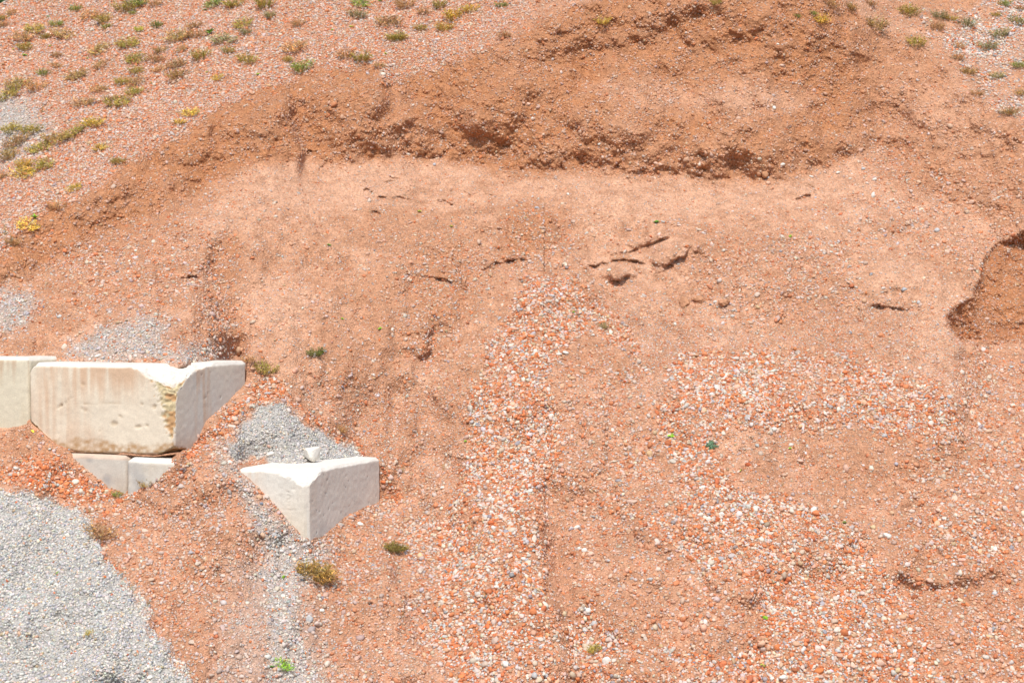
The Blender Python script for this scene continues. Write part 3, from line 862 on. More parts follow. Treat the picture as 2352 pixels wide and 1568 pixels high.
def scatter(dens):
    """stones per square metre over the sheet -> random places on it"""
    lam = (dens * area * free * fade).ravel()
    n = rng.poisson(lam.sum())
    cdf = np.cumsum(lam)
    k = np.searchsorted(cdf, rng.random(n) * cdf[-1])
    j, i = np.unravel_index(k, area.shape)
    a, b_ = rng.random(n), rng.random(n)
    return us[i] + a * (us[i + 1] - us[i]), vs[j] + b_ * (vs[j + 1] - vs[j])

co, gy = cell(coarse), cell(grey)
clump = np.clip(0.75 + 0.9 * cell(n3) + 0.5 * cell(n2), 0.1, 1.8)
ispile = cell(z_pile) > 0.5

# a: the thick gravel
pu, pv = scatter(np.where(ispile, 0, 3500 * np.clip(co, 0, 1) ** 1.3 * (0.6 + 0.4 * clump)))
top = lookup(top_gravel, pu, pv)
d_ = np.clip(np.exp(rng.normal(np.log(0.0218), 0.36, len(pu))), 0.013, 0.07) * np.where(lookup(grey, pu, pv) > 0.5, 0.86, 1.0) * (1 - 0.15 * lookup(mild, pu, pv)) * (1 - 0.14 * top)
big = d_ > 0.036
gm = np.clip(lookup(grey, pu, pv) + 0.18 * top + 0.38 * lookup(mild, pu, pv) - 0.8 * lookup(z_rim, pu, pv) * (1 - lookup(z_patch, pu, pv)) + 0.5 * lookup(n2, pu, pv) * lookup(z_tongue + z_right, pu, pv), -0.8, 1)
du_ = np.clip(0.50 - 0.36 * lookup(coarse, pu, pv) + 0.1 * rng.standard_normal(len(pu)) + 0.20 * top + 0.15 * lookup(mild, pu, pv), 0.02, 0.8)
stones('gravel', 'orange, white and grey gravel lying in fans and drifts over the slope', pu[~big], pv[~big], d_[~big], gm[~big], du_[~big], 0.45, 1, m_stone)
stones('coarse_gravel', 'larger orange and white pebbles mixed through the gravel fans', pu[big], pv[big], d_[big], gm[big], du_[big], 0.45, 2, m_stone)
n_a = len(pu)

# b: the grey heap at the lower left, finer stones
pu, pv = scatter(np.where(ispile, 4600 * (0.75 + 0.25 * clump), 0))
d_ = np.clip(np.exp(rng.normal(np.log(0.0172), 0.30, len(pu))), 0.010, 0.045)
stones('grey_gravel', 'heap of fine pale grey gravel in the lower left corner', pu, pv, d_, np.full(len(pu), 1.0), np.full(len(pu), 0.10), 0.4, 1, m_stone)
n_b = len(pu)

# c: pebbles stuck in the cut face
pu, pv = scatter(1900 * np.clip(cell(scarp) * 0.9 + 0.8 * cell(bite) * (cv < 790), 0, 1) * clump)
d_ = np.clip(np.exp(rng.normal(np.log(0.0195), 0.36, len(pu))), 0.010, 0.07)
stones('embedded_pebbles', 'dusty pebbles stuck in the brown cut face', pu, pv, d_, np.full(len(pu), 0.45), np.clip(0.78 + 0.22 * rng.standard_normal(len(pu)), 0.05, 0.97), 0.25, 1, m_stone)
n_c = len(pu)

# d: grit and scattered pebbles on the sand
base_d = (1 - np.clip(co * 1.2, 0, 1)) * (1 - cell(scarp)) * (1 - 0.75 * np.clip(cell(pale), 0, 1)) * (cell(bite) < 0.5)
pu, pv = scatter(base_d * (700 + 1600 * cell(z_rub) + 1100 * cell(z_mid) + 500 * (cv > 850)) * clump)
d_ = np.clip(np.exp(rng.normal(np.log(0.018), 0.40, len(pu))), 0.009, 0.07)
stones('scattered_pebbles', 'small pebbles scattered over the sand below the cut face', pu, pv, d_, np.clip(0.25 + 0.5 * lookup(grey, pu, pv), 0, 1), np.clip(0.5 + 0.28 * rng.standard_normal(len(pu)), 0, 0.95), 0.3, 1, m_stone)
n_d = len(pu)
pu, pv = scatter((1 - np.clip(co, 0, 1)) * (1 - cell(scarp)) * (3000 * cell(z_grit) + 700))
d_ = np.clip(np.exp(rng.normal(np.log(0.012), 0.25, len(pu))), 0.007, 0.02)
stones('grit', 'fine pinkish grit lying on the sandy parts of the slope', pu, pv, d_, np.full(len(pu), 0.3), np.clip(0.45 + 0.25 * rng.standard_normal(len(pu)), 0, 0.95), 0.4, 1, m_stone)
print('stones', n_a, n_b, n_c, n_d, len(pu), 'area', (area * inview).sum())
# ------------------------------------------------------------------ single cobbles, clods and a broken piece of concrete
ORD = ['', 'first', 'second', 'third', 'fourth', 'fifth', 'sixth', 'seventh', 'eighth', 'ninth', 'tenth', 'eleventh', 'twelfth']
CNT = ['no', 'one', 'two', 'three', 'four', 'five', 'six', 'seven', 'eight', 'nine', 'ten', 'eleven', 'twelve']
def singled_out(items):
    """items: dicts with u, what, where; adds a label that only one of them answers to"""
    groups = {}
    for it in items:
        groups.setdefault((it['what'], it['where']), []).append(it)
    for (what, where), g_ in groups.items():
        g_.sort(key=lambda q: q['u'])
        n = len(g_)
        for k, it in enumerate(g_):
            if n == 1:
                it['label'] = f'{what} {where}'
            elif k == 0:
                it['label'] = f'leftmost {what} {where}'
            elif k == n - 1:
                it['label'] = f'rightmost {what} {where}'
            elif n == 3:
                it['label'] = f'middle {what} of three {where}'
            else:
                it['label'] = f'{what} {where}, {ORD[k + 1]} of {CNT[n]} from the left'

def stone_where(u, v):
    ft_ = np.interp(u, foot[:, 0], foot[:, 1]); cr_ = np.interp(u, crest[:, 0], crest[:, 1])
    if u < 560 and v < 840: return 'just above the large chipped block'
    if u < 900 and v < 1062: return 'on the grey patch above the white block'
    if u < 900: return 'in front of the white block'
    if u > 1950 and 360 < v < 720: return 'left of the fresh cut at the right edge'
    if cr_ < v < ft_ - 15: return 'stuck in the brown cut face'
    if abs(v - ft_) < 40: return 'at the foot of the brown cut face'
    if v < 640: return 'on the smooth sand shelf'
    if v < 900: return 'on the sand below the cracked slabs'
    if v > 1450: return 'along the bottom edge'
    if u < 1300: return 'on the middle gravel fan'
    if u < 1500: return 'in the gully beside the fan'
    if v < 1110: return 'across the right gravel field'
    return 'low on the right slope'

PALS = {'white': (.72, .69, .63), 'pinkish': (.68, .46, .35), 'grey': (.50, .50, .50), 'tan': (.60, .46, .27), 'greenish': (.60, .64, .55), 'slate': (.22, .25, .31), 'orange': (.60, .20, .075), 'dusty brown': (.50, .26, .14)}
COBBLES = [(1377, 331, 9, 'white', .7), (1202, 237, 9, 'pinkish', .7), (1213, 240, 11, 'pinkish', .7), (1797, 379, 12, 'white', .7), (1757, 398, 15, 'dusty brown', 1.2), (1764, 409, 10, 'grey', .6),
    (1505, 375, 11, 'pinkish', .7), (1517, 378, 11, 'pinkish', .7), (1925, 398, 11, 'white', .6), (1863, 406, 11, 'white', .5), (1305, 447, 7, 'white', 1), (1299, 811, 16, 'white', .5), (1283, 814, 15, 'white', .5),
    (1326, 1212, 15, 'white', .7), (1343, 1264, 15, 'white', .7), (1330, 1260, 11, 'white', .8), (1357, 1274, 17, 'pinkish', .8), (1777, 854, 19, 'greenish', .5), (1635, 908, 13, 'white', .9), (1646, 893, 10, 'white', 1.6),
    (1868, 1175, 16, 'white', 1.4), (2037, 1232, 22, 'white', .6), (2005, 1213, 14, 'tan', .9), (1836, 1058, 18, 'pinkish', .5), (1395, 1519, 21, 'white', 1), (1163, 1527, 18, 'white', .9), (1800, 1557, 24, 'white', .6),
    (2019, 1524, 22, 'pinkish', .8), (2093, 1518, 18, 'white', .8), (2062, 1539, 16, 'tan', .8), (1962, 1530, 20, 'pinkish', .5), (2054, 1496, 14, 'white', .7), (1925, 1496, 15, 'grey', .7), (2136, 1334, 17, 'pinkish', .7),
    (2284, 1364, 14, 'grey', .8), (2169, 1190, 13, 'white', .7), (2157, 1172, 16, 'pinkish', .7), (1538, 1284, 12, 'grey', .8), (1613, 1120, 16, 'white', .6), (1656, 1182, 16, 'white', .8), (1620, 1430, 10, 'white', 1.5),
    (712, 1424, 16, 'grey', 1.4), (226, 818, 16, 'white', .5), (621, 1043, 19, 'white', .6), (600, 1157, 10, 'slate', .8), (827, 1204, 15, 'white', .6), (2152, 531, 14, 'grey', .9), (2170, 527, 11, 'pinkish', .9),
    (2175, 582, 12, 'pinkish', 1.2), (2110, 695, 9, 'grey', 1), (2234, 465, 17, 'pinkish', .6), (2005, 451, 10, 'white', 1.6), (1777, 250, 10, 'white', 1), (1982, 389, 10, 'grey', .7), (2180, 912, 12, 'grey', .8),
    (1777, 988, 14, 'white', .9), (2030, 1001, 15, 'grey', .6), (1751, 773, 10, 'white', .7), (1352, 1403, 16, 'white', 1), (1366, 1432, 17, 'grey', 1), (1219, 1129, 13, 'white', .8), (1211, 1059, 15, 'white', .7),
    (1364, 1069, 11, 'pinkish', 1), (1141, 1348, 14, 'white', .8), (1133, 1213, 12, 'white', .8), (740, 1402, 13, 'white', .8), (2008, 414, 12, 'white', .7), (1643, 694, 9, 'white', 1), (1632, 700, 6, 'slate', 1),
    (92, 1240, 9, 'orange', .8), (240, 1325, 10, 'orange', .7), (225, 1327, 9, 'white', .7), (345, 1555, 14, 'white', .7), (818, 1040, 10, 'white', .7), (1018, 1120, 12, 'white', .6), (1495, 1330, 13, 'grey', .7)]
items = []
for u, v, w, c_, asp in COBBLES:
    shape = 'flat' if asp <= .55 else ('upright' if asp > 1.25 else 'rounded')
    size = 'large' if w >= 17 else ('small' if w < 11 else 'middle-sized')
    items.append(dict(u=u, v=v, w=w, c=c_, asp=asp, what=f'{size} {shape} {c_} stone', where=stone_where(u, v)))
singled_out(items)
def single_stone(u, v, wpx, rgb, asp, seed, sub=3, knobs=0.13, cuts=5):
    vv, ff = ico(sub)
    r_ = np.random.default_rng(seed)
    p = vv * (1 + knobs * fbm(vv * 1.6 + seed, 2, seed % 50))[:, None]
    for _ in range(cuts):
        d = r_.standard_normal(3); d /= np.linalg.norm(d)
        p = p - np.maximum(p @ d - r_.uniform(0.6, 0.85), 0)[:, None] * d * 0.85
    p = p * (1 + 0.02 * fbm(vv * 7, 2, 5))[:, None]
    base = lookup(P, np.array([u]), np.array([v]))[0]
    k = wpx * base[1] / F / 2
    a = r_.uniform(-.35, .35)
    size = np.array([k, k * r_.uniform(.75, 1), k * min(max(asp, .4), 1.5)])
    p = p * size
    p = np.stack([p[:, 0] * math.cos(a) - p[:, 2] * math.sin(a), p[:, 1], p[:, 0] * math.sin(a) + p[:, 2] * math.cos(a)], 1)
    colr = np.array(rgb)[None] * (1 + 0.10 * fbm(vv * 3, 3, seed % 37) + 0.05 * fbm(vv * 12, 2, 3))[:, None]
    nn = lookup(Nrm, np.array([u]), np.array([v]))[0]
    return p, ff, np.clip(colr, .02, .85), base + nn * size[2] * 0.35
for k, it in enumerate(items):
    p, ff, cc, org = single_stone(it['u'], it['v'], it['w'], PALS[it['c']], it['asp'], 1000 + k)
    o = make_mesh('stone', p, ff, m_stone, col=cc)
    o.location = org
    tag(o, it['label'], 'stone', 'single stones lying on the slope')
m_clod = mat_attr('sand_clod', 0.95, (0.6, 0.01), 0.1, 0.15, 60)
for u, v, w, asp, lab in ((1575, 698, 24, 1.1, 'upright clod of sand, leftmost of the three below the cracked slabs'), (1603, 691, 27, .7, 'lumpy clod of sand, middle one of the three below the cracked slabs'),
                          (1664, 697, 28, .6, 'low clod of sand, rightmost of the three below the cracked slabs')):
    p, ff, cc, org = single_stone(u, v, w, (.50, .265, .155), asp, int(u), 4, .3, 3)
    p = p * (1 + 0.06 * fbm(p * 60, 3, 8))[:, None]
    o = make_mesh('sand_clod', p, ff, m_clod, col=cc)
    o.location = org
    tag(o, lab, 'clod', 'sand clods below the slabs')
p, ff, cc, org = single_stone(714, 1054, 46, WHITE * 1.02, .85, 77, 4, .12, 9)
o = make_mesh('concrete_chunk', p, ff, m_conc, col=cc)
o.location = org + np.array([0, -0.10, 0.045])
tag(o, 'pointed white lump of broken concrete lying on top of the white block', 'concrete chunk')

# ------------------------------------------------------------------ plants
m_leaf, nt, b, L = new_mat('plant_leaf')
oi = node(nt, 'ShaderNodeObjectInfo')
at = node(nt, 'ShaderNodeAttribute', attribute_name='Col')
mx = node(nt, 'ShaderNodeVectorMath', operation='MULTIPLY')
L.new(oi.outputs['Color'], mx.inputs[0]); L.new(at.outputs['Color'], mx.inputs[1]); L.new(mx.outputs[0], b.inputs['Base Color'])
b.inputs['Roughness'].default_value = 0.6
b.inputs['Specular IOR Level'].default_value = 0.2
b.inputs['Subsurface Weight'].default_value = 0.0

class Leaves:
    """collects stems and leaves as triangles and quads"""
    def __init__(s): s.v, s.f, s.c = [], [], []
    def tri(s, pts, c):
        n = len(s.v); s.v += list(pts); s.c += [c] * len(pts)
        s.f += [(n, n + k, n + k + 1) for k in range(1, len(pts) - 1)]
    def stem(s, pts, r, c):
        pts = [np.asarray(q, float) for q in pts]
        for ang_ in (0, 2.1, 4.2):
            o1, o2 = np.array([math.cos(ang_), math.sin(ang_), 0]) * r, np.array([math.cos(ang_ + 2.1), math.sin(ang_ + 2.1), 0]) * r
            for a, b_, k in zip(pts[:-1], pts[1:], range(99)):
                t0, t1 = 1 - 0.6 * k / len(pts), 1 - 0.6 * (k + 1) / len(pts)
                s.tri([a + o1 * t0, a + o2 * t0, b_ + o2 * t1, b_ + o1 * t1], c)
    def leaf(s, base, d, up, ln, wd, c, fold=0.25):
        base, d, up = (np.asarray(q, float) for q in (base, d, up))
        d = d / np.linalg.norm(d)
        w = np.cross(d, up); w /= np.linalg.norm(w) + 1e-9
        n = np.cross(w, d)
        mid, tip = base + d * ln * .5 - n * ln * 0.02, base + d * ln - n * ln * fold
        for sgn in (-1, 1):
            s.tri([base, base + d * ln * .22 + w * wd * .38 * sgn + n * wd * .1, base + d * ln * .55 + w * wd * .5 * sgn + n * wd * .12, base + d * ln * .82 + w * wd * .28 * sgn - n * ln * fold * .5, tip], c * (1 if sgn > 0 else .85))
    def mesh(s, name):
        me = make_mesh(name, np.array(s.v), np.array(s.f), m_leaf, smooth=False, col=np.array(s.c))
        C.objects.unlink(me)
        d = me.data
        bpy.data.objects.remove(me)
        return d

G = np.array([1.0, 1.0, 1.0])
def tuft(seed, n=70, h=1.0, spread=1.0, leafy=5, thin=.010):
    r_ = random.Random(seed); q = Leaves()
    for _ in range(n):
        a = r_.uniform(0, 6.283); rr = spread * math.sqrt(r_.random()); hh = h * (0.45 + 0.65 * r_.random()) * (1 - 0.35 * rr)
        b0 = np.array([math.cos(a) * rr * .45, math.sin(a) * rr * .45, -0.15]); tip = np.array([math.cos(a) * rr, math.sin(a) * rr, hh])
        mid = (b0 + tip) / 2 + np.array([0, 0, .12])
        br = r_.uniform(.55, 1.35); c = G * br * np.array([1 + r_.uniform(-.1, .25), 1, 1 + r_.uniform(-.3, .3)])
        q.stem([b0, mid, tip], thin, c * .8)
        for k in range(leafy):
            t = r_.uniform(.25, 1.05)
            p_ = b0 * (1 - t) ** 2 + 2 * mid * t * (1 - t) + tip * t * t
            d = np.array([r_.uniform(-1, 1), r_.uniform(-1, 1), r_.uniform(-.2, 1)])
            q.leaf(p_, d, (0, 0, 1.01), r_.uniform(.09, .20), r_.uniform(.03, .06), c * r_.uniform(.8, 1.25))
    return q
def seedling(seed, n=6, upright=.35, wd=.55):
    r_ = random.Random(seed); q = Leaves()
    q.stem([(0, 0, -.3), (0, 0, .35)], .04, G * .8)
    for k in range(n):
        a = 6.283 * k / n + r_.uniform(-.4, .4)
        d = (math.cos(a), math.sin(a), upright + r_.uniform(-.2, .3))
        q.leaf((0, 0, .1 + .3 * r_.random()), d, (0, 0, 1), r_.uniform(.7, 1.05), wd * r_.uniform(.7, 1.1), G * r_.uniform(.8, 1.2))
    return q
def tall_weed(seed, n=14, h=2.0, wd=.16, ln=.6):
    r_ = random.Random(seed); q = Leaves()
    lean = np.array([r_.uniform(-.25, .25), r_.uniform(-.25, .1), 0])
    q.stem([(0, 0, -.2), lean * .4 + np.array([0, 0, h * .5]), lean + np.array([0, 0, h])], .035, G * .75)
    for k in range(n):
        t = (k + 1) / n
        a = k * 2.4 + r_.uniform(-.3, .3)
        q.leaf(lean * t + np.array([0, 0, h * t]), (math.cos(a), math.sin(a), .55), (0, 0, 1), ln * (1.15 - .6 * t), wd, G * r_.uniform(.75, 1.25))
    return q
def sprig(seed, n=7):
    r_ = random.Random(seed); q = Leaves()
    for _ in range(n):
        tip = np.array([r_.uniform(-.5, .5), r_.uniform(-.4, .4), r_.uniform(.9, 1.9)]); b0 = np.array([r_.uniform(-.15, .15), r_.uniform(-.15, .15), -.1])
        mid = (b0 + tip) / 2 + np.array([r_.uniform(-.1, .1), 0, .05]); c = G * r_.uniform(.7, 1.2)
        q.stem([b0, mid, tip], .014, c)
        for k in range(7):
            t = r_.uniform(.2, 1)
            q.leaf(b0 * (1 - t) ** 2 + 2 * mid * t * (1 - t) + tip * t * t, (r_.uniform(-1, 1), r_.uniform(-1, 1), .5), (0, 0, 1), r_.uniform(.12, .24), .05, c * 1.1)
    return q
def fallen(seed):
    q = Leaves(); q.leaf((-.9, 0, 0.05), (1, .1, .25), (0, -.5, 1), 1.9, 1.2, G, .1); return q
TEMPL = {'tuft': [tuft(k, 75, .8, 1, 5, .008).mesh('weed_foliage') for k in range(5)], 'dense': [tuft(20 + k, 120, .8, 1.15, 7, .010).mesh('bush_foliage') for k in range(3)],
         'mat': [tuft(30 + k, 75, .55, 1, 5, .008).mesh('low_weed_foliage') for k in range(4)], 'seedling': [seedling(k).mesh('seedling_leaves') for k in range(4)],
         'rosette': [seedling(40 + k, 13, .25, .22).mesh('rosette_leaves') for k in range(2)], 'broad': [seedling(50 + k, 9, .7, .34).mesh('broad_leaves') for k in range(2)],
         'tall': [tall_weed(k).mesh('tall_weed_leaves') for k in range(3)], 'sprig': [sprig(k).mesh('sprig_stems') for k in range(4)], 'pair': [seedling(60, 2, 1.3, .4).mesh('leaf_pair')], 'fallen': [fallen(1).mesh('fallen_leaf_blade')],
         'dry': [tall_weed(9, 20, 2.2, .07, .3).mesh('dry_stalk')]}
TINT = {'dry brown': (.33, .24, .075), 'olive': (.245, .215, .055), 'brown': (.30, .20, .095), 'olive-brown': (.27, .205, .08), 'green': (.16, .205, .05), 'yellow-green': (.33, .36, .05), 'dark green': (.075, .115, .03), 'grey-green': (.21, .21, .10),
        'yellowish': (.36, .28, .06), 'bright green': (.20, .36, .03), 'fresh green': (.10, .22, .03), 'yellow': (.70, .52, .05), 'blue-green': (.12, .20, .12), 'reddish': (.20, .08, .06)}
z4 = .3906
A_ = []
def plant(kind, u, v, w, tint): A_.append((kind, u, v, w, tint))
for x, y, w, t in ((445, 45, 60, 'green'), (735, 32, 105, 'olive'), (805, 14, 95, 'green'), (915, 15, 60, 'brown'), (780, 72, 40, 'green'), (530, 90, 85, 'brown'), (615, 105, 85, 'olive'), (625, 152, 55, 'green'), (335, 135, 65, 'green'),
                   (205, 170, 85, 'olive'), (130, 212, 100, 'brown'), (150, 270, 75, 'olive'), (265, 210, 65, 'olive'), (370, 200, 110, 'olive-brown'), (590, 288, 100, 'olive-brown'), (755, 255, 110, 'olive'), (820, 170, 48, 'yellow-green'),
                   (920, 140, 65, 'green'), (1045, 212, 120, 'olive-brown'), (1155, 195, 85, 'brown'), (1145, 150, 75, 'brown'), (1430, 140, 90, 'olive'), (1440, 180, 70, 'grey-green'), (1340, 292, 65, 'olive'), (1455, 342, 90, 'olive'),
                   (1310, 230, 110, 'grey-green'), (1070, 285, 62, 'brown'), (1185, 315, 95, 'olive'), (945, 290, 62, 'olive-brown'), (915, 335, 90, 'brown'), (800, 345, 92, 'olive'), (1040, 375, 100, 'brown'), (1050, 425, 100, 'olive-brown'),
                   (940, 405, 62, 'brown'), (805, 410, 72, 'olive'), (590, 380, 72, 'brown'), (455, 440, 100, 'olive-brown'), (260, 425, 62, 'green'), (335, 385, 55, 'brown'), (100, 485, 115, 'olive-brown'), (210, 500, 100, 'brown'),
                   (55, 550, 120, 'olive'), (75, 745, 105, 'olive'), (180, 750, 105, 'olive'), (580, 520, 85, 'brown'), (700, 600, 110, 'olive'), (805, 480, 90, 'brown'), (790, 540, 85, 'olive'), (720, 470, 80, 'olive'), (640, 578, 65, 'olive-brown'),
                   (490, 600, 110, 'brown'), (550, 720, 110, 'yellowish'), (440, 770, 110, 'olive'), (330, 800, 115, 'olive-brown'), (250, 860, 125, 'olive'), (100, 830, 130, 'brown'), (60, 900, 105, 'olive-brown'), (135, 960, 82, 'yellowish'),
                   (140, 1015, 112, 'yellowish'), (262, 965, 92, 'olive'), (12, 1030, 70, 'brown'), (590, 866, 65, 'yellowish'), (1050, 712, 62, 'yellowish'), (1120, 662, 85, 'yellowish'), (690, 940, 72, 'olive'), (1280, 457, 52, 'yellowish'),
                   (1785, 382, 110, 'green'), (1690, 347, 52, 'olive'), (1735, 275, 120, 'brown'), (2040, 317, 82, 'brown'), (2130, 330, 90, 'olive'), (1755, 135, 62, 'brown'), (1585, 85, 65, 'grey-green'), (2100, 75, 92, 'grey-green'),
                   (2285, 130, 120, 'brown'), (2335, 212, 70, 'olive'), (2120, 15, 90, 'green'), (1560, 14, 100, 'olive'), (1375, 20, 100, 'olive'), (1265, 15, 92, 'green'), (75, 1412, 82, 'brown'), (160, 1320, 100, 'yellowish'), (440, 1105, 72, 'yellowish'),
                   (330, 1205, 80, 'brown'), (15, 140, 60, 'brown'), (20, 100, 60, 'olive'), (330, 320, 55, 'brown'), (2230, 385, 62, 'brown'), (70, 70, 55, 'brown')):
    plant('mat' if (w > 75 or t in ('brown', 'yellowish')) and (int(x) % 3) else 'tuft', x * z4, y * z4, w * z4, t)
for x, y, w, t in ((545, 8, 55, 'olive'), (1155, 105, 82, 'yellowish'), (1110, 75, 40, 'green'), (1020, 92, 35, 'green'), (1475, 130, 112, 'olive-brown'), (1215, 12, 80, 'brown'), (1330, 35, 65, 'olive-brown'), (1445, 14, 60, 'brown'), (1680, 55, 112, 'olive'),
                   (1720, 240, 95, 'olive'), (1850, 85, 72, 'grey-green'), (1920, 100, 62, 'olive'), (1840, 150, 72, 'brown'), (2020, 130, 92, 'grey-green'), (1965, 262, 62, 'brown'), (1960, 330, 60, 'brown'), (2025, 415, 72, 'olive-brown'),
                   (2140, 260, 92, 'grey-green'), (2210, 190, 92, 'grey-green'), (2190, 85, 42, 'olive'), (2235, 16, 62, 'green'), (2312, 112, 92, 'grey-green'), (2322, 375, 72, 'green'), (2190, 440, 72, 'grey-green'), (2080, 545, 60, 'brown'),
                   (2265, 650, 90, 'olive-brown'), (2330, 540, 55, 'olive-brown'), (2330, 45, 50, 'brown')):
    plant('tuft', 1433 + x * z4, y * z4, w * z4, t)
for u, v, w, t in ((1158, 79, 26, 'brown'), (1385, 45, 28, 'yellowish'), (1022, 60, 34, 'yellowish'), (912, 82, 38, 'olive'), (930, 8, 36, 'brown'), (1040, 32, 40, 'yellowish'), (965, 62, 26, 'olive'), (975, 25, 26, 'brown'), (1152, 10, 24, 'green'), (1080, 18, 30, 'yellowish'), (1010, 8, 30, 'olive')):
    plant('tuft', u, v, w, t)
for u, v, w, t in ((725, 1296, 96, 'dry brown'), (908, 1246, 56, 'olive'), (728, 800, 42, 'green')):
    plant('dense', u, v, w, t)
for u, v, w, t in ((607, 843, 40, 'olive'), (783, 983, 24, 'brown'), (337, 1107, 26, 'olive-brown'), (230, 1219, 56, 'brown'), (1387, 747, 20, 'grey-green'), (1365, 1487, 30, 'olive'), (574, 822, 24, 'brown'), (268, 1133, 20, 'green'), (650, 1523, 34, 'bright green'), (205, 1451, 16, 'olive')):
    plant('tuft', u, v, w, t)
for u, v, w, t in ((755, 562, 14, 'fresh green'), (786, 732, 9, 'bright green'), (873, 755, 15, 'bright green'), (1508, 510, 18, 'fresh green'), (1816, 542, 10, 'bright green'), (963, 486, 14, 'yellow-green'), (1317, 717, 9, 'bright green'), (1541, 1000, 22, 'bright green'),
                   (1755, 1526, 22, 'yellow-green'), (652, 1325, 14, 'bright green'), (1757, 1418, 18, 'bright green'), (1940, 1200, 14, 'green'), (134, 1314, 12, 'bright green'), (1036, 520, 10, 'yellow-green'), (1070, 1013, 10, 'bright green'), (1815, 1029, 9, 'bright green')):
    plant('seedling', u, v, w, t)
for x, y, w, t in ((285, 98, 26, 'bright green'), (145, 325, 42, 'bright green'), (78, 292, 22, 'yellow-green'), (295, 272, 28, 'yellow-green'), (515, 343, 22, 'yellow-green'), (365, 450, 20, 'bright green'), (1217, 427, 24, 'bright green'), (890, 490, 20, 'yellow-green'), (1020, 490, 20, 'yellow-green'),
                   (1955, 178, 25, 'bright green'), (2068, 160, 40, 'yellow-green'), (1520, 440, 34, 'bright green'), (2265, 315, 30, 'yellow-green'), (160, 146, 22, 'yellow-green'), (180, 897, 24, 'bright green'), (1205, 62, 36, 'green'), (2235, 5, 36, 'bright green')):
    plant('seedling', x * z4, y * z4, w * z4, t)
plant('rosette', 1633, 1022, 38, 'blue-green'); plant('broad', 1237 * z4, 188 * z4, 32, 'fresh green'); plant('broad', 205 * z4, 1272 * z4, 26, 'bright green'); plant('broad', 625, 1530, 16, 'fresh green')
plant('tall', 250 * z4, 625 * z4, 17, 'fresh green'); plant('tall', 12, 520, 22, 'fresh green'); plant('tall', 27, 540, 20, 'green'); plant('dry', 770 * z4, 850 * z4, 16, 'brown'); plant('tall', 941, 1285, 13, 'reddish')
plant('pair', 1012, 1465, 15, 'bright green'); plant('pair', 922, 1377, 9, 'green'); plant('dry', 1385, 52, 9, 'yellowish'); plant('dry', 1433 + 1708 * z4, 50 * z4, 10, 'yellowish')
for u, v, w, t in ((806, 1345, 20, 'grey-green'), (1117, 1358, 20, 'olive'), (925, 1400, 16, 'olive'), (300, 1335, 24, 'olive'), (280, 1310, 20, 'grey-green'), (205, 1165, 16, 'olive'), (321, 1097, 22, 'brown'), (1350, 1358, 14, 'grey-green'), (1019, 1063, 20, 'yellowish'), (925, 1070, 20, 'olive'),
                   (875, 1045, 14, 'green'), (1798, 1105, 14, 'olive'), (1075, 1330, 14, 'olive'), (660, 1470, 22, 'reddish'), (338, 1375, 22, 'olive'), (2360 - 480, 1300, 14, 'olive'), (1110, 860, 12, 'olive'), (1325, 1010, 14, 'grey-green'), (1167, 1046, 14, 'olive')):
    plant('sprig', u, v, w, t)
plant('fallen', 76, 991, 11, 'yellow'); plant('fallen', 1702, 1081, 13, 'yellow-green')

KIND = {'tuft': ('weed_tuft', 'weed tuft', 'weed'), 'mat': ('weed_tuft', 'spreading weed tuft', 'weed'), 'dense': ('dry_bush', 'bushy weed', 'weed'), 'seedling': ('seedling', 'leafy seedling', 'seedling'), 'rosette': ('rosette_weed', 'spiky rosette weed', 'weed'),
        'broad': ('broad_leaved_weed', 'broad-leaved weed', 'weed'), 'tall': ('tall_weed', 'upright leafy weed', 'weed'), 'sprig': ('thin_weed', 'thin wispy weed', 'weed'), 'pair': ('seedling', 'two-leaved seedling', 'seedling'), 'fallen': ('fallen_leaf', 'fallen leaf', 'leaf'), 'dry': ('dry_stalk', 'dry upright stalk', 'weed')}
GRP = {'weed': 'weeds growing on the slope', 'seedling': 'seedlings on the slope', 'leaf': 'fallen leaves on the slope'}
def plant_where(u, v):
    cr_ = np.interp(u, crest[:, 0], crest[:, 1]); ft_ = np.interp(u, foot[:, 0], foot[:, 1])
    if v < cr_ + 12 or (u > 1750 and v < 270 and u > 1990) or v < 25:
        if u > 1700:
            if v < 45: return 'at the top right edge'
            return 'in the stony top right corner' if u > 2150 else 'near the stony top right corner'
        if u > 880: return 'near the top edge'
        dl = v - (345 - (u - 20) * 0.5)
        if cr_ - v < 48: return 'just above the left cut brow'
        if v < 22: return 'along the top left edge'
        if u < 115 and v < 125: return 'in the top left corner'
        if u < 60: return 'by the left picture edge'
        if abs(dl) < 30 and u < 340: return 'in the slanting weed row'
        if v < 75: return 'high on the left slope'
        if v < 125: return 'midway up the left slope'
        return 'low on the left slope'
    if v < ft_: return 'on the brown cut face'
    if u < 450 and 1060 < v < 1160: return 'beside the lower grey blocks'
    if u < 120 and 960 < v < 1040: return 'under the smooth yellowish block'
    if u < 260 and v > 1240: return 'on the grey heap'
    if u < 420: return 'beside the grey heap'
    if u < 960 and v < 900: return 'above the two-block gap' if v > 810 else 'on the sand right of the chipped block'
    if u < 960 and v < 1120: return 'right of the grey patch'
    if u < 800: return 'in the grey gravel before the white block'
    if u < 960: return 'right of and below the white block'
    if v < 720: return 'on the smooth sand shelf'
    if u < 1290: return 'on the middle gravel fan'
    if u < 1480: return 'in the gully beside the fan'
    return 'on the right gravel field' if v < 1250 else 'low on the right slope'
pl = []
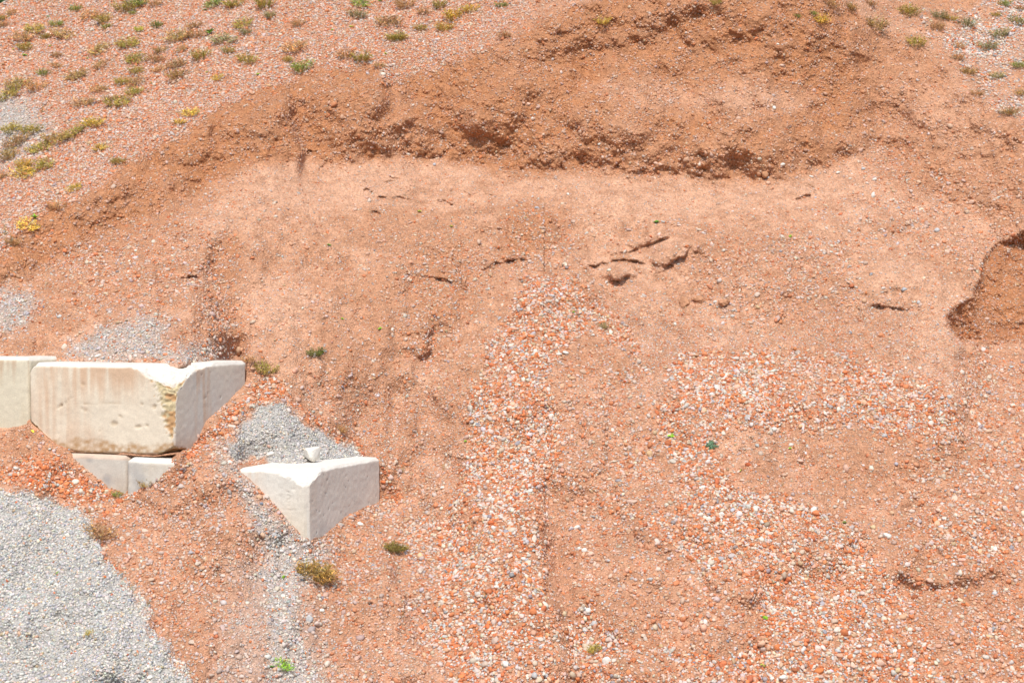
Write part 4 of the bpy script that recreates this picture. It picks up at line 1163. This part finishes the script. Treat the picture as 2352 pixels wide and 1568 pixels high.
for kind, u, v, w, t in A_:
    size = 'wide' if w > 34 else ('small' if w < 20 else '')
    if kind not in ('tuft', 'mat'): size = ''
    pl.append(dict(kind=kind, u=u, v=v, w=w, t=t, what=f'{size} {t} {KIND[kind][1]}'.strip(), where=plant_where(u, v)))
singled_out(pl)
for k, it in enumerate(pl):
    kind = it['kind']
    nm, _, cat = KIND[kind]
    tall = {'tuft': .30, 'mat': .16, 'dense': .34, 'tall': .95, 'dry': 1.0, 'sprig': .8, 'seedling': .12, 'broad': .25, 'pair': .4, 'rosette': .1, 'fallen': 0}[kind]
    vb = it['v'] + tall * it['w']
    base = lookup(P, np.array([it['u']]), np.array([vb]))[0]
    nn = lookup(Nrm, np.array([it['u']]), np.array([vb]))[0]
    me = TEMPL[kind][k % len(TEMPL[kind])]
    o = bpy.data.objects.new(nm, me)
    C.objects.link(o)
    r_ = it['w'] / 2 * base[1] / F * (1.65 if kind in ('tuft', 'mat') else 1.1 if kind == 'dense' else 1.0)
    lean = {'mat': .8, 'fallen': 1.0, 'seedling': .6, 'rosette': .9}.get(kind, .35)
    up = Vector((0, 0, 1)).lerp(Vector(nn), lean).normalized()
    o.matrix_world = Matrix.Translation(Vector(base + nn * 0.004)) @ up.to_track_quat('Z', 'Y').to_matrix().to_4x4() @ Matrix.Rotation(k * 2.39, 4, 'Z') @ Matrix.Diagonal((r_, r_, r_ * random.uniform(.85, 1.1), 1))
    f_ = random.uniform(.85, 1.15)
    t3 = [min(1, q_ * (2.1 if kind in ('tuft', 'mat') else 1.35)) for q_ in TINT[it['t']]]
    o.color = (t3[0] * f_, t3[1] * f_, t3[2] * f_, 1)
    tag(o, it['label'], cat, GRP[cat])

# a dark tree stands behind the brow, only its edge shows in the top left corner
m_crown = mat_attr('tree_leaf', 0.6, None, 0.2, 0.15, 3)
m_bark = mat_attr('tree_bark', 0.9, None, 0.1, 0.2, 20)
tp = lookup(P, np.array([-30.0]), np.array([2.0]))[0] + np.array([-3.4, 9.0, -3.0])
tree = bpy.data.objects.new('tree', None); C.objects.link(tree); tree.location = tp
tag(tree, 'dark green tree behind the hillside, just showing in the top left corner', 'tree')
q = Leaves(); rr = random.Random(5)
for k in range(5200):
    cl = rr.randrange(26); rs = random.Random(cl)
    c0 = np.array([rs.gauss(0, 1.15), rs.gauss(0, 1.15), 4.6 + rs.uniform(-1.6, 1.7)])
    p_ = c0 + np.array([rr.gauss(0, .42), rr.gauss(0, .42), rr.gauss(0, .34)])
    q.leaf(p_, (rr.uniform(-1, 1), rr.uniform(-1, 1), rr.uniform(-.6, .6)), (rr.uniform(-.4, .4), rr.uniform(-.4, .4), 1), rr.uniform(.14, .24), rr.uniform(.08, .13), np.array([.045, .09, .035]) * rr.uniform(.6, 1.5))
make_mesh('crown', np.array(q.v), np.array(q.f), m_crown, tree, False, np.array(q.c))
q = Leaves()
q.stem([(0, 0, -1.5), (.1, 0, 1.5), (0, .1, 3.4), (.1, 0, 5)], .2, np.array([.09, .065, .045]))
for k in range(7):
    a = k * .9
    q.stem([(0, 0, 2.2 + k * .3), (math.cos(a) * .7, math.sin(a) * .7, 3.2 + k * .3), (math.cos(a) * 1.4, math.sin(a) * 1.4, 4 + k * .3)], .07, np.array([.09, .065, .045]))
make_mesh('trunk', np.array(q.v), np.array(q.f), m_bark, tree, False, np.array(q.c))
